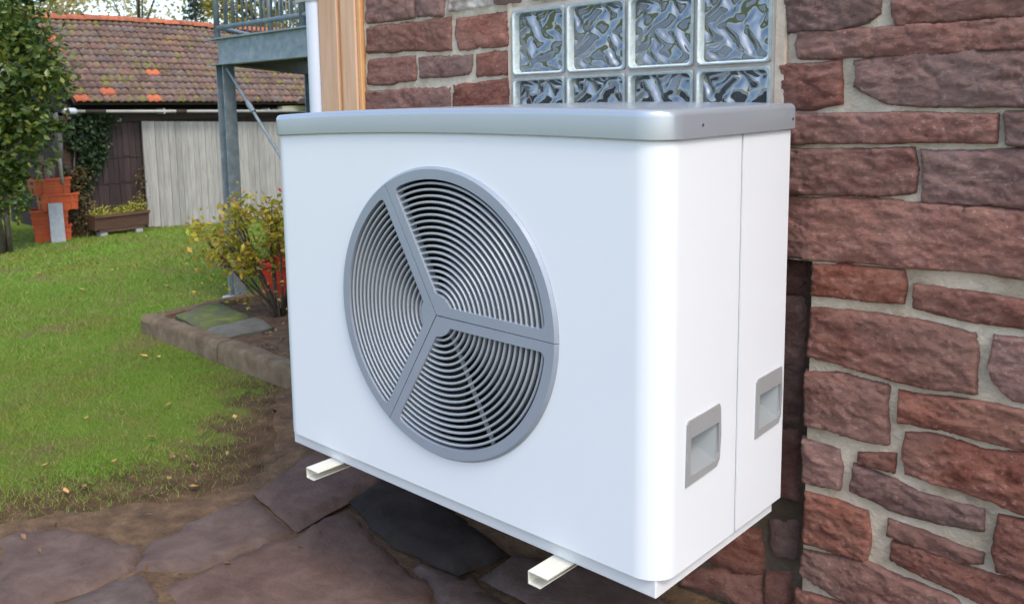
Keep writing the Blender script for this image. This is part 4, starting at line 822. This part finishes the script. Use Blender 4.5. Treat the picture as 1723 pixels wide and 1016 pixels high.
for (a, b, r), lab in zip(logs, ('tallest pinkish brown log standing in the top crate', 'middle brown log standing in the top crate', 'short brown log at the right of the top crate')):
    a = Vector(a); b = Vector(b); mb = MB(); m_ = (b - a)
    mb.tube([a * 0, m_ * .3 + Vector((.006, .004, 0)), m_ * .62 + Vector((-.005, .006, 0)), m_], [r, r * 1.07, r * .95, r * 1.02], 9)
    o = mb.build('log', 'log', None, True, loc=a); tag(o, lab, 'log', 'logs in the top crate')
# leaning slab
mb = MB(); mb.box((-.022, -.105, 0), (.022, .105, .62), c=0.006); mb.box((.022, -.012, .27), (.024, .012, .29))
o = mb.build('concrete_slab', 'concrete', None, loc=(CX + .42, CY - .08, gh(CX + .42, CY) - .01), rot=(0, R(-14), R(-18))); tag(o, 'pale grey concrete slab leaning against the orange crates', 'slab')
# planter trough
PX0, PY0, PY1 = SX + .45, 4.34, 5.24; pz = gh(PX0, 4.8)
pl = empty('planter', (PX0, 4.8, pz)); tag(pl, 'dark brown wooden planter trough on feet in front of the shed wall', 'planter')
for y0_, y1_ in ((-.36, -.24), (.24, .36)):
    mb = MB(); mb.box((-.1, y0_, -.02), (.1, y1_, 0.07), c=.008); mb.build('foot', 'concrete', pl)
mb = MB(); mb.box((-.11, -.38, 0.071), (.11, .38, 0.115)); mb.build('bottom_board', 'brownwood', pl)
mb = MB(); mb.prism([(-.12, .116), (.12, .116), (.15, .33), (.135, .33), (.105, .13), (-.105, .13), (-.135, .33), (-.15, .33)], 1, -.44, .44); mb.build('trough', 'brownwood', pl)
for yy in (-.45, .45):
    mb = MB(); mb.prism([(-.125, .116), (.125, .116), (.155, .345), (-.155, .345)], 1, yy - .012, yy + .012); mb.build('end_board', 'brownwood', pl)
mb = MB(); mb.box((.15, -.47, .315), (.175, .47, .355)); mb.box((-.175, -.47, .315), (-.15, .47, .355)); mb.build('rim_board', 'brownwood', pl)
mb = MB(); mb.box((-.133, -.43, .27), (.133, .43, .30)); mb.build('soil_fill', 'soil', pl)
n = 700; pts = np.c_[rng.uniform(-.15, .15, n), rng.uniform(-.44, .44, n), .30 + np.abs(rng.normal(0, .075, n))]; k = np.abs(pts[:, 1] - .34) < .12; pts[k, 2] += rng.uniform(0, .14, k.sum())
pp = link('yellow_bedding_plant', leaf_mesh('yellow_bedding_plant', pts, 0.05, 'planter_leaf', 0.8), None, (PX0, 4.8, pz)); tag(pp, 'yellow green bedding plants filling the planter trough', 'plant', kind='stuff')
# ivy and dry vine on the shed corner
ivy = empty('ivy', (SX + .1, 4.62, gh(SX, 4.6))); tag(ivy, 'dark green ivy climbing the shed wall below the gutter', 'ivy'); II = Matrix.Translation(-Vector(ivy.location))
pts = []
while len(pts) < 2100:
    z = random.uniform(-.35, .98); t = (0.98 - z) / 1.33
    yc = 4.36 + .30 * (1 - t) + .06 * math.sin(z * 7); wd = .40 * (1 - t) ** .7 + .13
    y = random.gauss(yc, wd * .42)
    if y > 5.15 - .55 * t: continue
    if fract(y * 5, z * 5, 1.0, 2) < -.28: continue
    pts.append((SX + .03 + abs(random.gauss(0, .075)), y, z))
o = link('foliage', leaf_mesh('foliage', np.array(pts), 0.075, 'ivy_leaf', 0.2, 0.85, 0.4), ivy); o.matrix_parent_inverse = II
pts = []
for _ in range(850):
    z = random.uniform(-1.0, 0.15); pts.append((SX + .12 + abs(random.gauss(0, .08)), random.gauss(4.34 + .03 * math.sin(z * 9), .085 + .05 * (-z if z < 0 else 0)), z))
o = link('dry_foliage', leaf_mesh('dry_foliage', np.array(pts), 0.055, 'dry_leaf', 0.2, 0.6, 0.5), ivy); o.matrix_parent_inverse = II
mb = MB()
for k in range(5):
    y0_ = 4.30 + .05 * k; mb.tube([(SX + .12, y0_, gh(SX, 4.4) - .02), (SX + .10, y0_ + random.uniform(-.05, .05), -.6), (SX + .07, y0_ + random.uniform(-.05, .05), -.1), (SX + .05, y0_ + random.uniform(0, .2), .45), (SX + .05, y0_ + random.uniform(.05, .35), .9)], [.016, .014, .011, .009, .006], 6)
o = mb.build('stem', 'greywood', ivy, True); o.matrix_parent_inverse = II
pts = np.c_[SX + .08 + np.abs(rng.normal(0, .03, 160)), rng.normal(5.38, .05, 160), rng.uniform(-.75, .05, 160)]
o = link('climber', leaf_mesh('climber', pts, 0.05, 'dry_leaf', 0.2)); tag(o, 'thin leafy climber between dark boards and the pale sliding door', 'climber', kind='stuff')

# ================================================================== raised bed with kerb
BEDZ = 0.12
kc = Vector((-4.955, 1.325)); ke = Vector((-1.9, 0.975)); kb = Vector((-5.02, 2.2))
kerb = empty('bed_kerb', (-4.0, 1.2, gh(-4, 1.2))); tag(kerb, 'weathered brown concrete kerb edging the raised shrub bed', 'kerb'); KI = Matrix.Translation(-Vector(kerb.location))
def kerb_stone(a, b, w, seed):
    a = Vector(a); b = Vector(b); d = (b - a); L = d.length; d.normalize(); nrm = Vector((-d.y, d.x))
    mb = MB(); n = max(2, int(L / .08)); prof = [(0, -.25), (0, 0.085), (.012, BEDZ - .012), (.03, BEDZ), (w - .02, BEDZ), (w, BEDZ - .02), (w, -.25)]; V = []
    for i in range(n + 1):
        p = a + d * (L * i / n)
        for o_, z in prof:
            q = p + nrm * o_; j = .008 * fract(q.x * 8, q.y * 8, seed + z * 20); V.append((q.x + nrm.x * j, q.y + nrm.y * j, gh(q.x, q.y) + z + j * .8))
    k = len(prof); mb.add(V, [(i * k + j, i * k + j + 1, (i + 1) * k + j + 1, (i + 1) * k + j) for i in range(n) for j in range(k - 1)] + [tuple(range(k)), tuple(range(n * k, n * k + k))])
    o = mb.build('kerb_stone', 'kerb', kerb, False); smooth_by_angle(o, 30); o.matrix_parent_inverse = KI
dk = (ke - kc).normalized(); j1 = kc + dk * 1.30; j2 = j1 + dk * 1.0
kerb_stone(kc, j1 - dk * .006, .125, 1.0); kerb_stone(j1 + dk * .006, j2 - dk * .006, .125, 2.0); kerb_stone(j2 + dk * .006, ke, .125, 3.0)
db = (kb - kc).normalized(); kb2 = kb + db * .1
kerb_stone(kb, kc + db * .13, .085, 4.0); kerb_stone(kb + db * 1.3, kb + db * .01, .085, 5.0)
# bed soil
V = []; F = []; n1, n2 = 40, 22
for i in range(n1 + 1):
    for j in range(n2 + 1):
        a = kc + dk * (0.02 + 3.0 * i / n1) + Vector((-dk.y, dk.x)) * (.10 + 2.3 * j / n2); x, y = a.x, a.y
        V.append((x, y, gh(x, y) + BEDZ - .045 + .018 * fract(x * 5, y * 5, 6.0) + .012 * fract(x * 20, y * 20, 1.0)))
F = [(i * (n2 + 1) + j, (i + 1) * (n2 + 1) + j, (i + 1) * (n2 + 1) + j + 1, i * (n2 + 1) + j + 1) for i in range(n1) for j in range(n2)]
bed = link('flower_bed', newmesh('flower_bed', V, F, 'soil', True)); tag(bed, 'bare brown soil of the raised shrub bed', kind='structure')
def flat_slab(poly, mat, label, lift=0.0, th=0.05):
    cx = sum(p[0] for p in poly) / 4; cy = sum(p[1] for p in poly) / 4; z = gh(cx, cy) + BEDZ + lift
    v, f, dist = slab_poly('slab', poly, 0, 0, mat, None, cx * 7, amp=.008, res=.05)
    V = [(p.x - cx, p.y - cy, -th * .5 + (th * .5) * math.sin(min(1, dist(p.x, p.y) / .015) * math.pi / 2) + .004 * fract(p.x * 7, p.y * 7, 2.0)) for p in v]
    nb = len(V); mb = MB(); mb.add(V, f); P = jitter_poly(poly, .05, .008, cx * 7); n = len(P)
    mb.add([(p[0] - cx, p[1] - cy, -th * .5) for p in P] + [(p[0] - cx, p[1] - cy, -th * 1.6) for p in P], [(i, (i + 1) % n, n + (i + 1) % n, n + i) for i in range(n)])
    o = mb.build('stone_slab', mat, None, True, loc=(cx, cy, z)); tag(o, label, 'slab', 'slabs lying in the bed')
flat_slab([(-4.70, 1.47), (-4.16, 1.37), (-4.19, 1.78), (-4.76, 1.88)], 'mossy', 'mossy green slab lying in the bed corner by the steel post', 0.012)
flat_slab([(-4.12, 1.36), (-3.85, 1.31), (-3.83, 1.70), (-4.12, 1.78)], 'slab', 'narrow grey slab between the mossy slab and the shrub', 0.0)

# autumn shrub
SB = Vector((-4.17, 2.01, gh(-4.2, 2.0) + BEDZ - .05))
shrub = empty('autumn_shrub', SB); tag(shrub, 'leggy shrub with yellow and orange autumn leaves beside the steel post', 'shrub')
mb = MB(); tips = []
camx = Vector((0.689, 0.724, 0))
for k in range(17):
    sx = random.uniform(-.66, .38); dep = random.uniform(-.28, .28); hgt = random.uniform(.45, .98) - .25 * abs(sx)
    base = Vector((random.uniform(-.07, .07), random.uniform(-.07, .07), -.02)); tip = camx * sx + Vector((-.72, .68, 0)) * dep + Vector((0, 0, hgt))
    mid = base.lerp(tip, .5) + Vector((random.uniform(-.05, .05), random.uniform(-.05, .05), .08)); q1 = base.lerp(mid, .5); q2 = mid.lerp(tip, .55) + Vector((0, 0, .03))
    mb.tube([base, q1, mid, q2, tip], [.010, .009, .007, .005, .002], 6)
    tips += [(mid.lerp(q2, t)) for t in (0, .4, .8)] + [q2.lerp(tip, t) for t in (0, .3, .6, .9)]
    for _ in range(3):
        s_ = mid.lerp(tip, random.uniform(0, .8)); e2 = s_ + Vector((random.uniform(-.16, .16), random.uniform(-.16, .16), random.uniform(.02, .18))); mb.tube([s_, e2], [.004, .0015], 5); tips += [s_.lerp(e2, .6), e2, e2]
mb.build('stems', 'twig', shrub, True)
tips = np.array([tuple(t) for t in tips]); keep = tips[:, 2] > .32; tips = tips[keep]
pts = tips[rng.integers(0, len(tips), 1900)] + rng.normal(0, .045, (1900, 3))
lf = link('leaves', leaf_mesh('leaves', pts, 0.050, 'shrub_leaf', 0.5, 0.55), shrub)
tip = camx * .16 + Vector((0, 0, .90)); pts = np.array(tuple(tip)) + rng.normal(0, .045, (90, 3)); link('red_leaves', leaf_mesh('red_leaves', pts, 0.04, 'red_leaf', 0.5), shrub)
pts = tips[rng.integers(0, len(tips), 200)] * np.array([1, 1, .5]) + rng.normal(0, .07, (200, 3)); link('lower_leaves', leaf_mesh('lower_leaves', pts, 0.032, 'shrub_leaf', 0.5), shrub)
# red crates behind the shrub
rp = crate_proto('plastic_crate', 'red', 0.50, 0.36, 0.33); gz1 = gh(-5.0, 2.62)
rp.location = (-4.92, 2.68, gz1 + .01); rp.rotation_euler = (0, 0, R(40)); tag(rp, 'lower red plastic crate behind the autumn shrub', 'crate', 'red crates behind the shrub')
o = copy_tree(rp); o.location = (-4.86, 2.73, gz1 + .325); o.rotation_euler = (0, 0, R(47)); o.scale = (.86, .86, .75); tag(o, 'upper red plastic crate stacked behind the autumn shrub', 'crate', 'red crates behind the shrub')

# ================================================================== trees
def tree(name, label, base, h, crown_c, crown_r, n, size, mat, trunk_r=.12, clumps=40, cr=.35, limbs=9, group=None, aspect=.55, up=.4):
    base = Vector(base); root = empty(name, base); tag(root, label, 'tree', group)
    mb = MB(); cc = Vector(crown_c); top = cc + Vector((0, 0, crown_r[2] * .55))
    p1 = Vector((0, 0, 0)).lerp(top, .35) + Vector((random.uniform(-.1, .1), random.uniform(-.1, .1), 0))
    mb.tube([(0, 0, -.1), p1, Vector((0, 0, 0)).lerp(top, .7), top], [trunk_r, trunk_r * .75, trunk_r * .45, trunk_r * .12], 8)
    for k in range(limbs):
        s_ = Vector((0, 0, 0)).lerp(top, random.uniform(.3, .8)); d = Vector((random.gauss(0, 1), random.gauss(0, 1), random.gauss(.2, .6))).normalized()
        e_ = cc + Vector((d.x * crown_r[0], d.y * crown_r[1], d.z * crown_r[2])) * random.uniform(.65, .95); m_ = s_.lerp(e_, .5) + Vector((0, 0, .08 * h))
        mb.tube([s_, m_, e_], [trunk_r * .35, trunk_r * .22, trunk_r * .06], 6)
    mb.build('trunk', 'bark', root, True)
    link('crown', leaf_mesh('crown', blob_points(n, crown_c, crown_r, clumps, cr), size, mat, up, aspect), root); return root
# left foreground tree in front of the shed corner
t = tree('leafy_tree', 'dark green leafy tree at the left edge in front of the shed', (-12.15, 2.75, gh(-12, 2.8)), 3.6, (-.05, .10, 2.55), (1.1, 1.12, 1.6), 9500, .115, 'tree_leaf', .07, 75, .30, 12)
pts = blob_points(900, (.1, .45, 1.75), (.45, .70, .22), 16, .4); link('lower_branch', leaf_mesh('lower_branch', pts, .10, 'tree_leaf', .4), t)
mb = MB()
for k in range(4):
    mb.tube([(random.uniform(-.1, .1), .05 * k, -.1), (.05, -.25 + .12 * k, .55), (-.05, -.3 + .16 * k, 1.2), (0, -.35 + .25 * k, 2.0)], [.045, .04, .032, .02], 7)
mb.build('side_stems', 'bark', t, True)
pts = blob_points(1300, (-.1, .22, .85), (.45, .34, .62), 22, .4); link('low_foliage', leaf_mesh('low_foliage', pts, .09, 'tree_leaf', .4), t)
tree('background_tree', 'dark bushy tree at the far left behind the leafy tree', (-24.5, 6.2, -1.0), 6, (0, 0, 3.2), (2.6, 2.6, 3.0), 6500, .17, 'hedge_leaf', .16, 50, .33, group='trees beyond the shed')
tree('background_tree', 'yellow green autumn tree behind the balcony railing', (-25.5, 16.6, -1.0), 9, (0, 0, 6.2), (3.2, 3.2, 3.4), 8500, .19, 'yellow_leaf', .18, 60, .32, group='trees beyond the shed')
tree('background_tree', 'sparse pale yellow tree against the white sky over the roof ridge', (-31, 14.6, -1.0), 9, (0, 0, 6.3), (4.4, 4.4, 2.6), 3000, .2, 'pale_leaf', .13, 45, .28, group='trees beyond the shed')
tree('background_tree', 'pale golden tree over the left end of the roof ridge', (-29, 9.7, -1.0), 8, (0, 0, 5.2), (2.2, 2.2, 2.2), 2600, .2, 'pale_leaf', .13, 30, .3, group='trees beyond the shed')
tree('background_tree', 'green tree rising behind the far right of the roof', (-22, 19.5, -1.0), 8, (0, 0, 4.6), (2.6, 2.6, 2.6), 4200, .16, 'hedge_leaf', .16, 40, .3, group='trees beyond the shed')
# fir
fb = Vector((-24.2, 13.1, -1.0)); fir = empty('fir_tree', fb); tag(fir, 'dark green fir tip showing above the roof ridge', 'tree')
mb = MB(); mb.tube([(0, 0, -.1), (0, 0, 5.9)], [.16, .02], 8); mb.build('trunk', 'bark', fir, True)
pts = []
for lv in range(26):
    z = .9 + lv * .19; rad = max(.12, 1.75 * (1 - (z - .6) / 5.6))
    for k in range(9):
        a = random.uniform(0, 2 * math.pi); L_ = rad * random.uniform(.75, 1.1)
        for q in range(26): t_ = random.random() ** .7; pts.append((math.cos(a) * L_ * t_ + random.gauss(0, .05), math.sin(a) * L_ * t_ + random.gauss(0, .05), z - .35 * t_ * L_ + .12 * t_ * t_ * L_ + random.gauss(0, .04)))
link('crown', leaf_mesh('crown', np.array(pts), .13, 'needle', .3, .22, .3), fir)
# low hedge far left, below the leafy tree
for i, (x, y, r_) in enumerate(((-19.5, 5.2, .55), (-19.0, 3.9, .6), (-21, 6.4, .8))):
    root = empty('garden_bush', (x, y, -1.0)); tag(root, ('round green bush beyond the lawn at the far left', 'low green bush at the left frame edge beyond the lawn', 'tall green bush left of the shed, beyond the leafy tree')[i], 'bush', 'bushes beyond the lawn')
    mb = MB()
    for k in range(6): a = k * 1.05; mb.tube([(0, 0, -.05), (math.cos(a) * r_ * .3, math.sin(a) * r_ * .3, r_ * .7), (math.cos(a) * r_ * .7, math.sin(a) * r_ * .7, r_ * 1.3)], [.03, .02, .008], 6)
    mb.build('stems', 'bark', root, True); link('foliage', leaf_mesh('foliage', blob_points(1600, (0, 0, r_ * .95), (r_ * 1.2, r_ * 1.2, r_ * .95), 24, .4), .10, 'hedge_leaf', .4), root)

# ================================================================== grass and fallen leaves
CAM2 = np.array([0.8646, -1.4652])
def in_bed(x, y):
    ax = (x - kc.x) * dk.x + (y - kc.y) * dk.y; ay = -(x - kc.x) * dk.y + (y - kc.y) * dk.x
    return (ax > -.01) & (ay > -.015) & (ax < 3.2) & (ay < 2.5)
E_ = np.array(EDGE)
def edge_x(y): return np.interp(y, E_[:-2, 1], E_[:-2, 0])
def sample(d0, d1, dens):
    a0, a1 = R(-46.65 - 33), R(-46.65 - 2); area = .5 * (a1 - a0) * (d1 * d1 - d0 * d0); n = int(dens * area)
    d = np.sqrt(rng.uniform(d0 * d0, d1 * d1, n)); a = rng.uniform(a0, a1, n); x = CAM2[0] + d * np.sin(a); y = CAM2[1] + d * np.cos(a)
    k = ~in_bed(x, y) & (x < edge_x(y) + rng.normal(0, .10, n) - .03 + np.array([.16 * fract(px * 2.2, py * 2.2, 31.0) for px, py in zip(x, y)])) & ~((x < SX + .02) & (y > 4.1)); 
    w = np.array([fract(px * .9, py * .9, 12.0) for px, py in zip(x, y)]); k &= rng.uniform(0, 1, n) < np.clip(.82 + w * 1.5, .35, 1) * np.clip(.30 + .8 * (edge_x(y) - x + .3 * w) / .6, .14, 1)
    return x[k], y[k]
V = []; 
for d0, d1, dens, hg, wd in ((2.6, 6, 13000, .022, .0034), (6, 10, 3200, .036, .006), (10, 22, 1000, .042, .012)):
    x, y = sample(d0, d1, dens); n = len(x); z = np.array([gh(a, b) + bump_z(a, b) for a, b in zip(x, y)]) - .003
    hh = hg * rng.uniform(.45, 1.35, n); th = rng.uniform(0, 2 * math.pi, n); le = rng.normal(0, .75, (n, 2)) * hh[:, None]
    c, s = np.cos(th) * wd / 2, np.sin(th) * wd / 2
    V.append(np.stack([np.c_[x - c, y - s, z], np.c_[x + c, y + s, z], np.c_[x + le[:, 0], y + le[:, 1], z + hh]], 1).reshape(-1, 3))
V = np.concatenate(V); n = len(V) // 3; me = bpy.data.meshes.new('grass'); me.vertices.add(3 * n); me.vertices.foreach_set('co', V.ravel())
me.loops.add(3 * n); me.loops.foreach_set('vertex_index', np.arange(3 * n)); me.polygons.add(n); me.polygons.foreach_set('loop_start', np.arange(n) * 3)
me.materials.append(M['grass']); me.update(calc_edges=True); gr = link('grass', me); tag(gr, 'short patchy green grass blades of the lawn', 'grass', kind='stuff')
lm = []
for s in range(3):
    mb = MB(); L_ = .05; P = [(-L_, 0, .004), (-L_ * .4, L_ * .5, .012), (L_ * .3, L_ * .42, .006), (L_, 0, .014), (L_ * .3, -L_ * .42, .010), (-L_ * .4, -L_ * .5, .004 + .01 * s), (0, 0, .0)]
    mb.add(P, [(6, i, (i + 1) % 6) for i in range(6)]); lm.append(mb.mesh('fallen_leaf', 'fallen'))
pts = []
while len(pts) < 420:
    a_ = kc + dk * random.uniform(.7, 3.0) + Vector((-dk.y, dk.x)) * random.uniform(.13, 1.3); pts.append((a_.x, a_.y, gh(a_.x, a_.y) + BEDZ - .03 + .018 * fract(a_.x * 5, a_.y * 5, 6.0)))
while len(pts) < 462:
    x = random.uniform(-2.5, -1.3); y = random.uniform(-.7, .6); pts.append((x, y, G0 + .03))
o = link('leaf_litter', leaf_mesh('leaf_litter', np.array(pts), .026, 'litter', 1.6, .6)); tag(o, 'tiny dead leaves littering the bed soil and the bare earth', 'leaf litter', kind='stuff')
cnt = 0
while cnt < 46:
    d = math.sqrt(random.uniform(3.2 ** 2, 11.5 ** 2)) if cnt < 38 else random.uniform(3, 5); a = R(random.uniform(-46.65 - 25, -46.65 - 9)); x = CAM2[0] + d * math.sin(a); y = CAM2[1] + d * math.cos(a)
    if bool(in_bed(np.array([x]), np.array([y]))[0]) or x > float(edge_x(y)) - .05: continue
    s = random.uniform(.25, .6); o = link('fallen_leaf', lm[cnt % 3], None, (x, y, gh(x, y) + bump_z(x, y) + .022), (random.uniform(-.3, .3), random.uniform(-.3, .3), random.uniform(0, 6.28))); o.scale = (s, s, s)
    tag(o, 'small dry yellow brown leaf lying on the lawn', 'leaf', 'fallen leaves scattered on the lawn'); cnt += 1
